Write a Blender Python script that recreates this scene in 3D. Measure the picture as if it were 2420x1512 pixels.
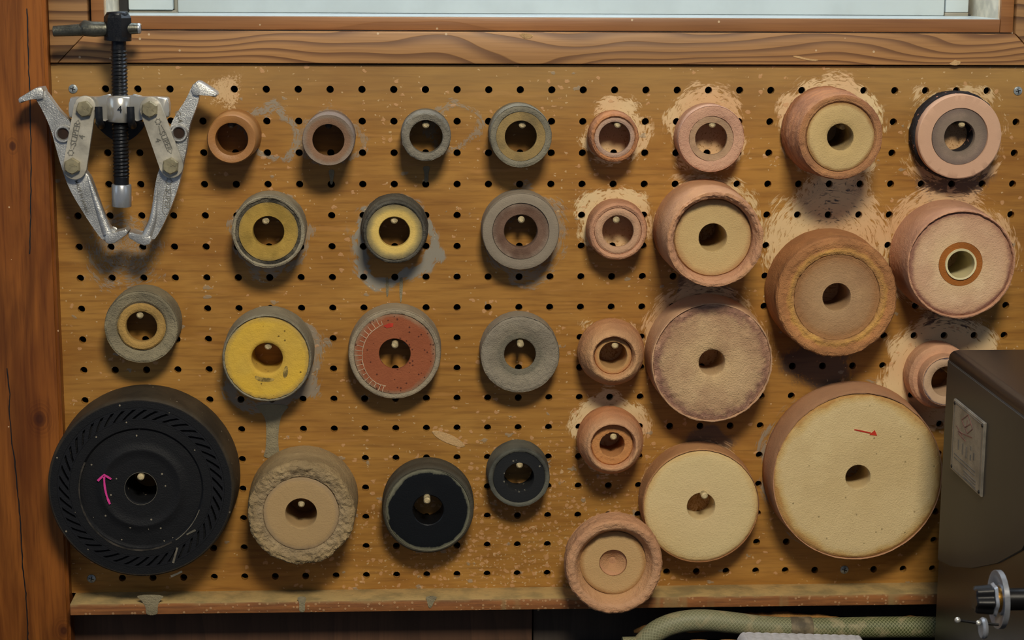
import bpy, bmesh, math, random
import numpy as np
from mathutils import Matrix, Vector
random.seed(4)
SC = bpy.context.scene
for o in list(bpy.data.objects): bpy.data.objects.remove(o)

# ------------------------------------------------------------------ camera, light, exposure
F = 4487.46; W_, H_ = 2420, 1512
CAM = Vector((0.261, -1.5071, 0.1063)); ROT = (1.3799, -0.0059, -0.0542)
cam = bpy.data.cameras.new('camera'); camo = bpy.data.objects.new('camera', cam); SC.collection.objects.link(camo)
camo.location = CAM; camo.rotation_euler = ROT
cam.sensor_fit = 'HORIZONTAL'; cam.sensor_width = 36; cam.lens = F/W_*36; cam.clip_start = .01
cam.dof.use_dof = True; cam.dof.focus_distance = 1.50; cam.dof.aperture_fstop = 16
SC.camera = camo
MC = camo.rotation_euler.to_matrix()
SC.view_settings.view_transform = 'Standard'; SC.view_settings.look = 'None'
SC.view_settings.gamma = 1; SC.view_settings.use_curve_mapping = False
SC.view_settings.exposure = 0.0
w = bpy.data.worlds.new('world'); SC.world = w; w.use_nodes = True
w.node_tree.nodes['Background'].inputs[0].default_value = (.62, .74, 1, 1)
w.node_tree.nodes['Background'].inputs[1].default_value = .16

def area(name, loc, target, sx, sy, power, col):
    l = bpy.data.lights.new(name, 'AREA'); l.shape = 'RECTANGLE'; l.size = sx; l.size_y = sy; l.energy = power; l.color = col
    o = bpy.data.objects.new(name, l); SC.collection.objects.link(o); o.location = loc
    o.rotation_euler = (Vector(target)-Vector(loc)).to_track_quat('-Z', 'Y').to_euler(); return o
area('ceiling_lamp', (.44, -1.50, 1.0), (.38, 0, -.18), .36, .26, 27, (1, .90, .72))
area('cool_fill_left', (-1.9, -1.3, .7), (.3, 0, -.2), .9, 1.1, 3.5, (.66, .82, 1))  # unseen cool fill, added for blue reflections in the metal
area('cool_fill_right', (2.5, -1.3, .8), (.4, 0, -.1), .8, 1.0, 2.5, (.66, .82, 1))  # matching unseen fill added at the right for the metal
area('window_daylight_above', (.36, .11, .46), (.36, .02, .05), .66, .12, 4.5, (.78, .89, 1))

# ------------------------------------------------------------------ geometry helpers
def bp(px, py, y):
    """the point of the plane y seen at a pixel of the 2420x1512 frame"""
    d = MC @ Vector(((px-W_/2)/F, -(py-H_/2)/F, -1))
    return CAM + d*((y-CAM.y)/d.y)
def bpx(px, py, x):
    d = MC @ Vector(((px-W_/2)/F, -(py-H_/2)/F, -1))
    return CAM + d*((x-CAM.x)/d.x)

def tag(o, label=None, cat=None, group=None, kind=None):
    if label: o['label'] = label
    if cat: o['category'] = cat
    if group: o['group'] = group
    if kind: o['kind'] = kind
    return o
def thing(name, label, cat, loc=(0, 0, 0), group=None):
    o = bpy.data.objects.new(name, None); SC.collection.objects.link(o); o.location = loc; o.empty_display_size = .01
    return tag(o, label, cat, group)
def link(name, me, m, parent=None, loc=None, world=False):
    o = bpy.data.objects.new(name, me); SC.collection.objects.link(o)
    if m is not None and not me.materials: me.materials.append(m)
    if parent is not None: o.parent = parent
    if loc is not None: o.location = loc
    if world and parent is not None:          # vertices are in world space: undo the parent's offset
        p = parent; off = Vector()
        while p: off += p.location; p = p.parent
        o.location = -off
    return o
def smooth(me, ang=35):
    me.shade_smooth(); me.set_sharp_from_angle(angle=math.radians(ang))
def mesh(verts, faces, sm=35):
    me = bpy.data.meshes.new('m'); me.from_pydata([tuple(v) for v in verts], [], [tuple(f) for f in faces]); me.validate(); me.update()
    bm = bmesh.new(); bm.from_mesh(me); bmesh.ops.recalc_face_normals(bm, faces=bm.faces); bm.to_mesh(me); bm.free()
    if sm: smooth(me, sm)
    return me
def bm_mesh(bm, sm=35):
    bmesh.ops.recalc_face_normals(bm, faces=bm.faces)
    me = bpy.data.meshes.new('m'); bm.to_mesh(me); bm.free()
    if sm: smooth(me, sm)
    return me
def box(bm, x0, x1, y0, y1, z0, z1, bev=0):
    vs = [bm.verts.new(p) for p in ((x0,y0,z0),(x1,y0,z0),(x1,y1,z0),(x0,y1,z0),(x0,y0,z1),(x1,y0,z1),(x1,y1,z1),(x0,y1,z1))]
    fs = [bm.faces.new([vs[i] for i in f]) for f in ((0,1,5,4),(1,2,6,5),(2,3,7,6),(3,0,4,7),(4,5,6,7),(3,2,1,0))]
    if bev:
        es = list({e for f in fs for e in f.edges})
        bmesh.ops.bevel(bm, geom=es, offset=bev, segments=2, affect='EDGES', profile=.5)
def boxm(x0, x1, y0, y1, z0, z1, bev=0):
    bm = bmesh.new(); box(bm, x0, x1, y0, y1, z0, z1, bev); return bm_mesh(bm)
def chaikin(p, n=2, closed=True, keep=()):
    for _ in range(n):
        q = []
        for i in range(len(p) if closed else len(p)-1):
            a, b = p[i], p[(i+1) % len(p)]
            q += [(a[0]*.75+b[0]*.25, a[1]*.75+b[1]*.25), (a[0]*.25+b[0]*.75, a[1]*.25+b[1]*.75)]
        if not closed: q = [p[0]]+q+[p[-1]]
        p = q
    return p
def extrude(poly, y0, y1, bev=.0008, segs=2, chamfer_back=True):
    """prism with a polygon of (x, z) world points between the planes y0 (front) and y1 (back)"""
    bm = bmesh.new()
    a = [bm.verts.new((p[0], y0, p[1])) for p in poly]; b = [bm.verts.new((p[0], y1, p[1])) for p in poly]
    f = bm.faces.new(a); g = bm.faces.new(b[::-1]); n = len(poly)
    for i in range(n): bm.faces.new((a[i], b[i], b[(i+1) % n], a[(i+1) % n]))
    if bev: bmesh.ops.bevel(bm, geom=list(f.edges)+(list(g.edges) if chamfer_back else []), offset=bev, segments=segs, affect='EDGES', profile=.5, clamp_overlap=True)
    bmesh.ops.triangulate(bm, faces=[q for q in bm.faces if len(q.verts) > 6])
    return bm_mesh(bm, 40)
def pxpoly(poly, y): return [((p := bp(a, b, y)).x, p.z) for a, b in poly]
def tube(pts, r, n=12, cap=True, uv=False):
    """tube along points; r is a number or one radius per point"""
    pts = [Vector(p) for p in pts]; N = len(pts); r = [r]*N if not hasattr(r, '__len__') else list(r)
    V, Fc, up = [], [], None
    for i, p in enumerate(pts):
        t = (pts[min(i+1, N-1)]-pts[max(i-1, 0)]).normalized()
        if up is None: up = t.orthogonal().normalized()
        up = (up-t*up.dot(t)).normalized(); s = t.cross(up)
        for k in range(n):
            a = 2*math.pi*k/n; V.append(p+(up*math.cos(a)+s*math.sin(a))*r[i])
    for i in range(N-1):
        for k in range(n): Fc.append((i*n+k, i*n+(k+1) % n, (i+1)*n+(k+1) % n, (i+1)*n+k))
    if cap: Fc += [tuple(range(n))[::-1], tuple((N-1)*n+k for k in range(n))]
    me = mesh(V, Fc, 50)
    if uv:
        L = [0]
        for i in range(1, N): L.append(L[-1]+(pts[i]-pts[i-1]).length)
        at = me.uv_layers.new(name='UVMap').data
        for poly in me.polygons:
            ks = [me.loops[l].vertex_index % n for l in poly.loop_indices]; wrap = max(ks)-min(ks) > 1
            for l in poly.loop_indices:
                vi = me.loops[l].vertex_index; k = vi % n
                at[l].uv = (L[vi//n], (k+(n if wrap and k == 0 else 0))/n)
    return me
def spline(p, n=8):
    p = [Vector(q) for q in p]; p = [p[0]*2-p[1]]+p+[p[-1]*2-p[-2]]; out = []
    for i in range(1, len(p)-2):
        for k in range(n):
            t = k/n; a, b, c, d = p[i-1:i+3]
            out.append(.5*((2*b)+(c-a)*t+(2*a-5*b+4*c-d)*t*t+(3*b-a-3*c+d)*t**3))
    return out+[p[-2]]
def ribbon(strokes, y, wid, th=.0003):
    """flat painted or scratched strokes, pixel polylines [(x,y)...] laid on the plane y"""
    bm = bmesh.new()
    for st in strokes:
        pts = [bp(a, b, y) for a, b in st]; n = len(pts); L, R = [], []
        wd = wid if not isinstance(wid, (list, tuple)) else None
        for i, p in enumerate(pts):
            t = (pts[min(i+1, n-1)]-pts[max(i-1, 0)]); t.y = 0; t.normalize(); s = Vector((-t.z, 0, t.x))*wid/2*random.uniform(.75, 1.2)
            L.append(p+s); R.append(p-s)
        a = [bm.verts.new((q.x, y-th, q.z)) for q in L+R[::-1]]; b = [bm.verts.new((q.x, y+th, q.z)) for q in L+R[::-1]]
        m = 2*n
        for i in range(n-1):
            bm.faces.new((a[i], a[i+1], a[m-2-i], a[m-1-i]))
        for i in range(m): bm.faces.new((a[i], b[i], b[(i+1) % m], a[(i+1) % m]))
    return bm_mesh(bm, 0)

def vnoise(P, seed=0):
    """numpy value noise of an (n,3) array, -1..1"""
    Pi = np.floor(P).astype(np.int64); f = P-Pi; f = f*f*(3-2*f); out = np.zeros(len(P))
    for dx in (0, 1):
        for dy in (0, 1):
            for dz in (0, 1):
                h = ((Pi[:,0]+dx)*73856093 ^ (Pi[:,1]+dy)*19349663 ^ (Pi[:,2]+dz)*83492791 ^ (seed*2654435761)) & 0x7fffffff
                h = (h*1103515245+12345) & 0x7fffffff; h = (h ^ (h >> 13))*1274126177 & 0x7fffffff
                v = (h & 0xffff)/32767.5-1
                out += v*(f[:,0] if dx else 1-f[:,0])*(f[:,1] if dy else 1-f[:,1])*(f[:,2] if dz else 1-f[:,2])
    return out
def fbm(P, seed=0, oct=4):
    s = np.zeros(len(P)); a = 1
    for i in range(oct): s += a*vnoise(P*2**i, seed+i*7); a *= .55
    return s
def lathe(prof, seg=128, step=.0008, freq=260., seed=0, wob=0.):
    """closed solid turned about the local y axis; prof = [(radius, depth towards the camera, noise), ...] in metres"""
    pts = []; seg = int(seg*1.35) if seg > 100 else seg
    n = len(prof)
    for i in range(n):
        a = prof[i]; b = prof[(i+1) % n]; L = math.hypot(b[0]-a[0], b[1]-a[1])
        st = step if max(a[2], b[2]) > .00012 else .006
        k = max(1, int(math.ceil(L/st)))
        for j in range(k):
            t = j/k; pts.append([a[m]+(b[m]-a[m])*t for m in range(3)])
    A = np.array(pts); M = len(A); th = np.linspace(0, 2*np.pi, seg, endpoint=False)
    nx = np.roll(A, -1, 0)-np.roll(A, 1, 0); nrm = np.c_[nx[:,1], -nx[:,0]]; nrm /= np.linalg.norm(nrm, axis=1)[:,None]+1e-9
    R = np.repeat(A[:,0][:,None], seg, 1); Y = np.repeat(A[:,1][:,None], seg, 1); T = np.repeat(th[None], M, 0)
    P = np.c_[(R*np.cos(T)).ravel(), Y.ravel(), (R*np.sin(T)).ravel()]
    nz = (fbm(P*freq*1.5+seed*3.7, seed, 5)+.5*(1-2*np.abs(fbm(P*freq*.9+seed*9.1, seed+20, 4)))).reshape(M, seg)*A[:,2][:,None]*.62
    lo = fbm(P*freq*.45+seed*1.3, seed+50, 3).reshape(M, seg)*A[:,2][:,None]*.9
    d = nz+lo
    if wob: R = R*(1+wob*np.sin(2*T+seed)+wob*.7*np.sin(3*T+2*seed))
    R = R+nrm[:,0][:,None]*d; Y = Y+nrm[:,1][:,None]*d
    V = np.c_[(R*np.cos(T)).ravel(), -Y.ravel(), (R*np.sin(T)).ravel()]
    i = np.arange(M)[:,None]; k = np.arange(seg)[None]; i2 = (i+1) % M; k2 = (k+1) % seg
    Fq = np.stack([i*seg+k+0*k, i2*seg+k, i2*seg+k2, i*seg+k2], -1).reshape(-1, 4)
    me = bpy.data.meshes.new('m'); me.vertices.add(len(V)); me.vertices.foreach_set('co', V.ravel())
    me.loops.add(Fq.size); me.loops.foreach_set('vertex_index', Fq.ravel().astype(np.int32))
    me.polygons.add(len(Fq)); me.polygons.foreach_set('loop_start', np.arange(0, Fq.size, 4, dtype=np.int32))
    me.update(calc_edges=True)
    # orientation: signed volume through the divergence theorem
    a, b, c = V[Fq[:,0]], V[Fq[:,1]], V[Fq[:,2]]
    if np.sum(np.einsum('ij,ij->i', a, np.cross(b, c))) < 0: me.flip_normals()
    smooth(me, 40); return me

# ------------------------------------------------------------------ materials
def lin(c):
    return tuple(((v/255)/12.92 if v/255 <= .04045 else ((v/255+.055)/1.055)**2.4) for v in c)+(1,)
class NT:
    def __init__(s, name, rough=.8, metal=0.):
        s.m = bpy.data.materials.new(name); s.m.use_nodes = True; s.t = s.m.node_tree; s.b = s.t.nodes['Principled BSDF']
        s.b.inputs['Roughness'].default_value = rough; s.b.inputs['Metallic'].default_value = metal
    def n(s, typ, **kw):
        nd = s.t.nodes.new(typ)
        for k, v in kw.items(): setattr(nd, k, v)
        return nd
    def l(s, a, b): s.t.links.new(a, b)
    def put(s, sock, v):
        if isinstance(v, bpy.types.NodeSocket): s.l(v, sock)
        else: sock.default_value = v
    def coord(s, scale=(1, 1, 1), loc=(0, 0, 0), kind='Object', rot=(0, 0, 0)):
        tc = s.n('ShaderNodeTexCoord'); mp = s.n('ShaderNodeMapping'); s.l(tc.outputs[kind], mp.inputs[0])
        mp.inputs['Scale'].default_value = scale; mp.inputs['Location'].default_value = loc; mp.inputs['Rotation'].default_value = rot
        return mp.outputs[0]
    def noise(s, vec, scale=5, detail=4, rough=.55, dist=0):
        q = s.n('ShaderNodeTexNoise'); s.put(q.inputs['Vector'], vec); q.inputs['Scale'].default_value = scale; q.inputs['Detail'].default_value = detail
        q.inputs['Roughness'].default_value = rough; q.inputs['Distortion'].default_value = dist; return q.outputs['Fac']
    def vor(s, vec, scale, feature='F1'):
        q = s.n('ShaderNodeTexVoronoi', feature=feature); s.put(q.inputs['Vector'], vec); q.inputs['Scale'].default_value = scale; return q
    def math(s, op, a, b=0., c=None, clamp=False):
        q = s.n('ShaderNodeMath', operation=op, use_clamp=clamp); s.put(q.inputs[0], a); s.put(q.inputs[1], b)
        if c is not None: s.put(q.inputs[2], c)
        return q.outputs[0]
    def rng(s, v, a, b, c=0., d=1., sm=True):
        q = s.n('ShaderNodeMapRange', interpolation_type='SMOOTHSTEP' if sm else 'LINEAR'); s.put(q.inputs[0], v)
        for i, x in enumerate((a, b, c, d)): q.inputs[i+1].default_value = x
        return q.outputs[0]
    def mix(s, f, a, b, mode='MIX'):
        q = s.n('ShaderNodeMix', data_type='RGBA', blend_type=mode); s.put(q.inputs[0], f)
        for sk, v in ((q.inputs[6], a), (q.inputs[7], b)):
            s.put(sk, v if isinstance(v, bpy.types.NodeSocket) else (lin(v) if len(v) == 3 else v))
        return q.outputs[2]
    def ramp(s, v, stops, interp='LINEAR'):
        q = s.n('ShaderNodeValToRGB'); s.put(q.inputs[0], v); e = q.color_ramp.elements; q.color_ramp.interpolation = interp
        while len(e) < len(stops): e.new(.5)
        for el, (p, c) in zip(e, stops): el.position = p; el.color = lin(c) if len(c) == 3 else c
        return q.outputs[0]
    def bump(s, h, strength=.3, dist=.001):
        q = s.n('ShaderNodeBump'); s.put(q.inputs['Height'], h); q.inputs['Strength'].default_value = strength; q.inputs['Distance'].default_value = dist
        s.l(q.outputs[0], s.b.inputs['Normal'])
    def sep(s, v):
        q = s.n('ShaderNodeSeparateXYZ'); s.put(q.inputs[0], v); return q.outputs
    def col(s, c): s.put(s.b.inputs['Base Color'], c if isinstance(c, bpy.types.NodeSocket) else lin(c))

def plain(name, c, rough=.6, metal=0., var=.12, scale=80, bump=.0, spec=None):
    t = NT(name, rough, metal); v = t.coord(); n = t.noise(v, scale, 4)
    dk = tuple(x*(1-var*2) for x in c); t.col(t.mix(t.rng(n, .35, .65), dk, c))
    if bump: t.bump(n, bump, .0006)
    if spec is not None: t.b.inputs['Specular IOR Level'].default_value = spec
    return t.m
_mc = {}
def earthy(name, stops, R=.03, rough=.9, mott=.25, ms=90, dark=(70, 55, 45), bump=.5, bs=900, speck=None, sd=.75, wav=.06, spec=.25, streak=0, amt=1.):
    """fired clay, felt, grime: colour runs with the radius (worn rings) plus mottling, specks and fine relief"""
    def adj(c):
        r_, g_, b_ = c
        if r_-g_ > 32 and b_ > g_*.66: c = (r_*.985, g_*1.005, b_*.965)
        if 'felt' in name: c = (c[0]*1.0, c[1]*.975, c[2]*.97)
        return c
    stops = [(p, adj(c)) for p, c in stops]; dark = adj(dark); bump *= 1.5; mott = min(.75, mott*1.25)
    key = (name, str(stops), round(R, 4), rough, mott, ms, dark, bump, speck, streak)
    if key in _mc: return _mc[key]
    t = NT(name, rough); v = t.coord(); x, y, z = t.sep(v)
    r = t.math('DIVIDE', t.math('SQRT', t.math('ADD', t.math('MULTIPLY', x, x), t.math('MULTIPLY', z, z))), R)
    n1 = t.noise(v, ms, 5, .6); n2 = t.noise(v, bs, 3); n3 = t.noise(v, ms*.35, 3)
    rr = t.math('ADD', r, t.math('MULTIPLY', t.math('SUBTRACT', n1, .5), wav*4))
    c = t.ramp(rr, stops) if len(stops) > 1 else lin(stops[0][1])
    if len(stops) == 1:
        q = t.n('ShaderNodeRGB'); q.outputs[0].default_value = c; c = q.outputs[0]
    f = t.math('MULTIPLY', t.rng(n3, .38, .66), mott, clamp=True)
    c = t.mix(f, c, dark)
    f = t.math('MULTIPLY', t.rng(n1, .5, .72), mott*.55, clamp=True)
    c = t.mix(f, c, t.mix(1., c, (255, 250, 240), 'SOFT_LIGHT'))
    h = t.math('ADD', n2, t.math('MULTIPLY', n1, 1.2))
    if streak:
        # fine concentric or brushed lines
        cmb = t.n('ShaderNodeCombineXYZ'); t.l(t.math('MULTIPLY', r, 55.), cmb.inputs[0])
        n4 = t.noise(cmb.outputs[0], 1, 3); c = t.mix(t.math('MULTIPLY', t.rng(n4, .4, .6), streak), c, dark)
        h = t.math('ADD', h, t.math('MULTIPLY', n4, .8))
    if speck:
        vo = t.vor(v, 420.); sx = t.sep(vo.outputs['Color'])[0]
        m = t.math('MULTIPLY', t.math('LESS_THAN', vo.outputs['Distance'], .33), t.math('GREATER_THAN', sx, sd))
        c = t.mix(t.math('MULTIPLY', m, .8), c, speck)
    t.col(c); t.b.inputs['Specular IOR Level'].default_value = spec
    t.bump(h, bump, .0008)
    _mc[key] = t.m; return t.m

def wood(name, c_light, c_dark, axis='X', freq=120, rough=.55, dist=2.5, warp=3., line=.55, grain=1., slope=0., bump=.15):
    """sawn softwood: thin dark growth lines across `freq`, stretched along the axis"""
    t = NT(name, rough); sc = {'X': (.10, 1, 1), 'Z': (1, 1, .10)}[axis]
    v = t.coord(sc, rot=(0, slope, 0)); x, y, z = t.sep(v); a = z if axis == 'X' else x
    wn = t.noise(t.coord({'X': (.30, 1, 1), 'Z': (1, 1, .30)}[axis]), 15, 2, .5)
    ph = t.math('ADD', t.math('MULTIPLY', a, float(freq)), t.math('MULTIPLY', wn, float(warp)))
    fr = t.math('FRACT', ph)
    ln = t.math('MULTIPLY', t.rng(fr, .35, .93), t.rng(fr, 1., .94))
    fine = t.noise(t.coord({'X': (.03, 1, 1), 'Z': (1, 1, .03)}[axis]), 600, 3)
    big = t.noise(t.coord({'X': (.3, 1, 1), 'Z': (1, 1, .2)}[axis]), 12, 3)
    c = t.mix(t.math('MULTIPLY', ln, line), c_light, c_dark)
    c = t.mix(t.math('MULTIPLY', t.rng(fine, .4, .7), .3*grain), c, c_dark)
    c = t.mix(t.math('MULTIPLY', t.rng(big, .35, .7), .45*grain), c, tuple(u*.62 for u in c_light))
    vo = t.vor(t.coord(), 130.); sx = t.sep(vo.outputs['Color'])[0]
    sp = t.math('MULTIPLY', t.math('LESS_THAN', vo.outputs['Distance'], .12), t.math('GREATER_THAN', sx, .86))
    c = t.mix(t.math('MULTIPLY', sp, .8), c, (205, 180, 145))
    t.col(c); t.bump(t.math('SUBTRACT', fine, ln), bump, .0006); return t.m

# ------------------------------------------------------------------ pegboard wood with the dried slurry round each wheel
P_ = .025
def board_material():
    t = NT('varnished_plywood', .5); v = t.coord(); t.b.inputs['Specular IOR Level'].default_value = .35
    g1 = t.noise(t.coord((.07, 1, 1)), 330, 4, .6); g2 = t.noise(t.coord((.25, 1, 1)), 38, 4, .55, 1.2); g3 = t.noise(v, 7, 3)
    fl = t.noise(t.coord((.14, 1, 1)), 120, 3, .5)
    c = t.mix(t.rng(g2, .25, .80), (180, 132, 62), (154, 106, 44))
    c = t.mix(t.math('MULTIPLY', t.rng(g1, .42, .72), .42), c, (96, 58, 26))
    c = t.mix(t.math('MULTIPLY', t.rng(fl, .60, .70), .28), c, (206, 152, 88))
    x, y, z = t.sep(v)
    # light falloff put into the colour: paler, greyer tone towards the top
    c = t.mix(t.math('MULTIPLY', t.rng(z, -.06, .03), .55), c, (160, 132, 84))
    c = t.mix(t.math('MULTIPLY', t.rng(g3, .45, .7), .30), c, (120, 72, 30))
    hgt = t.math('MULTIPLY', g1, .3)
    CR, GR, PK, DK = (226, 202, 156), (146, 142, 130), (218, 178, 142), (56, 60, 70)
    H = [  # centre px, inner px (rise a,b), outer px (fall a,b), threshold, colour, strength
        (1453,310,0,10,58,94,.70,CR,.75), (1677,305,0,10,74,120,.73,CR,.7), (1962,305,0,10,108,152,.70,CR,.8), (2255,318,0,10,98,148,.76,CR,.6),
        (1446,525,0,10,62,108,.70,CR,.7), (1675,535,0,10,110,150,.82,PK,.6), (1960,590,0,10,120,200,.74,CR,.7), (1966,470,0,6,65,120,.72,CR,.6),
        (2245,590,0,10,135,185,.77,PK,.65), (1438,812,0,10,60,92,.80,CR,.6), (1660,815,0,10,125,185,.76,CR,.6), (1436,1018,0,10,74,114,.69,CR,.75),
        (2225,885,55,70,115,168,.66,CR,.8), (1645,1180,0,10,120,175,.84,CR,.5), (1995,1100,0,10,190,240,.78,GR,.55),
        (1960,462,0,5,30,78,.45,DK,.75), (2235,795,0,5,35,85,.50,DK,.6), (1660,1045,0,5,25,75,.50,DK,.5), (1665,690,0,5,30,90,.55,DK,.45), (1945,860,0,5,20,110,.55,DK,.55),
        (645,318,38,52,56,78,.74,GR,.6), (1080,312,38,52,56,76,.78,GR,.45), (932,575,70,80,92,118,.62,GR,.75), (640,860,80,100,112,140,.70,GR,.6), (640,560,70,80,92,112,.74,GR,.5),
        (1245,560,60,80,100,130,.80,GR,.45), (775,330,40,50,62,82,.80,GR,.4), (535,215,0,3,14,45,.72,CR,.6),
        (2255,430,0,6,20,105,.58,DK,.5), (300,590,0,10,60,130,.86,GR,.5)]
    global HALO; HALO = (H, {id(CR): 0, id(PK): 0, id(GR): 1, id(DK): 2})
    for li, (nm, cl) in enumerate((('dark', DK), ('grey', GR), ('pale', CR))):
        ae = t.n('ShaderNodeAttribute', attribute_name=nm+'_amount'); av = t.n('ShaderNodeAttribute', attribute_name=nm+'_flow')
        ng = t.n('ShaderNodeTexNoise'); t.l(av.outputs['Vector'], ng.inputs['Vector']); ng.inputs['Scale'].default_value = .8; ng.inputs['Detail'].default_value = 5
        ng.inputs['Roughness'].default_value = .62; ng.inputs['Distortion'].default_value = .8
        e = t.sep(ae.outputs['Vector']); env, thr, sg = e[0], e[1], e[2]
        m = t.math('SUBTRACT', t.math('ADD', t.math('MULTIPLY', env, .34), t.rng(ng.outputs['Fac'], .28, .72, .22, .78, False)), t.math('SUBTRACT', thr, .10))
        m = t.math('MULTIPLY', t.math('MULTIPLY', m, 7., clamp=True), t.math('MULTIPLY', env, 2.2, clamp=True), clamp=True)
        if nm == 'pale': cl = t.mix(t.rng(g3, .4, .6), CR, (218, 178, 134))
        c = t.mix(t.math('MULTIPLY', t.math('MULTIPLY', m, sg), 1.25, clamp=True), c, cl)
        if nm != 'dark': hgt = t.math('ADD', hgt, t.math('MULTIPLY', m, .5))
    # splashes: flat irregular chips, crowded low in the middle and at the right
    def splat(c, hgt, scale, stretch, thr_lo, thr_hi, size, cl, sg, sd):
        wv = t.n('ShaderNodeVectorMath', operation='ADD'); t.l(t.coord((stretch, 1, 1), (sd, 0, sd)), wv.inputs[0])
        nc = t.n('ShaderNodeTexNoise'); t.l(v, nc.inputs['Vector']); nc.inputs['Scale'].default_value = 260
        vm = t.n('ShaderNodeVectorMath', operation='SCALE'); t.l(nc.outputs['Color'], vm.inputs[0]); vm.inputs['Scale'].default_value = .0045; t.l(vm.outputs[0], wv.inputs[1])
        vo = t.vor(wv.outputs[0], scale); rnd = t.sep(vo.outputs['Color'])[0]; cen = bp(1230, 1280, 0)
        dx = t.math('SUBTRACT', x, cen.x); dz = t.math('SUBTRACT', z, cen.z)
        dd = t.math('SQRT', t.math('ADD', t.math('MULTIPLY', t.math('MULTIPLY', dx, dx), .35), t.math('MULTIPLY', dz, dz)))
        dens = t.math('SUBTRACT', t.rng(dd, .14, .01, thr_hi, thr_lo), t.math('MULTIPLY', t.rng(t.noise(v, 22, 2), .5, .7), .12))
        m = t.math('MULTIPLY', t.rng(vo.outputs['Distance'], size, size*.6), t.math('GREATER_THAN', rnd, dens))
        return t.mix(t.math('MULTIPLY', m, sg), c, cl), t.math('ADD', hgt, t.math('MULTIPLY', m, .6))
    c, hgt = splat(c, hgt, 250, .8, .42, .975, .46, (206, 158, 112), .62, .3)
    c, hgt = splat(c, hgt, 430, .8, .60, .965, .34, (214, 184, 138), .6, .9)
    c, hgt = splat(c, hgt, 190, .5, .86, .993, .36, (150, 142, 124), .6, 1.7)
    t.col(c); t.bump(hgt, .35, .0009)
    return t.m
HALO = None
M_board = board_material()
def paint_halos(me):
    H, lay = HALO; n = len(me.vertices); co = np.empty(n*3); me.vertices.foreach_get('co', co); co = co.reshape(-1, 3); k0 = 1.5/F
    nz = fbm(co*45, 3, 4)*.35*.022
    ss = lambda x, a, b: (lambda t: t*t*(3-2*t))(np.clip((x-a)/(b-a+1e-9), 0, 1))
    for L, nm in enumerate(('pale', 'grey', 'dark')):
        best = np.full(n, -1.); A = np.zeros((n, 3)); Fl = np.zeros((n, 3)); A[:,1] = 2.
        for i, (cx, cy, a, b, c1, d, th, cl, sg) in enumerate(H):
            if lay[id(cl)] != L: continue
            p = bp(cx, cy, 0); dx = co[:,0]-p.x; dz = co[:,2]-p.z; r = np.hypot(dx, dz)+1e-9; dd = r+nz
            env = ss(dd, a*k0-(.0 if a else .02), b*k0-(.0 if a else .02))*(1-ss(dd, c1*k0, d*k0)); q = env*sg*(1.4-th) > best
            best = np.where(q, env*sg*(1.4-th), best)
            A[q] = np.c_[env, np.full(n, th), np.full(n, sg)][q]; Fl[q] = np.c_[dx/r*7, r*620+i*13.7, dz/r*7][q]
        for sfx, arr in (('_amount', A), ('_flow', Fl)):
            at = me.attributes.new(nm+sfx, 'FLOAT_VECTOR', 'POINT'); at.data.foreach_set('vector', arr.ravel())
M_dark = plain('dark_void', (20, 16, 13), .9)  # near-black wall colour puts the shade inside the peg holes
M_case = wood('window_casing_wood', (178, 130, 78), (98, 60, 34), 'X', 150, .5, warp=9, line=.85, slope=.03, grain=.7)
M_case_v = wood('casing_stile_wood', (166, 124, 78), (84, 54, 34), 'X', 110, .55, warp=4.5, line=.9, grain=.7)
M_inner = wood('inner_frame_wood', (166, 114, 68), (118, 72, 42), 'X', 60, .45, warp=4.5, line=.35)
M_post = wood('red_brown_post_wood', (152, 74, 24), (84, 34, 12), 'Z', 46, .42, warp=5.5, line=.5, grain=1.3)
M_lowwall = wood('dark_panel_wood', (98, 68, 48), (62, 42, 30), 'Z', 40, .6, warp=4, line=.4)
M_lowwall2 = wood('black_stained_panel_wood', (70, 60, 52), (44, 38, 34), 'Z', 40, .7, warp=4, line=.3)
M_white = plain('white_window_plastic', (198, 210, 214), .35, var=.02, scale=20)
M_offwhite = plain('grey_window_plastic', (150, 146, 132), .5, var=.04)
M_jamb = plain('pale_jamb_wood', (222, 212, 190), .55, var=.08, scale=60)
M_black = plain('plain_black', (16, 16, 18), .5)

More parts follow.
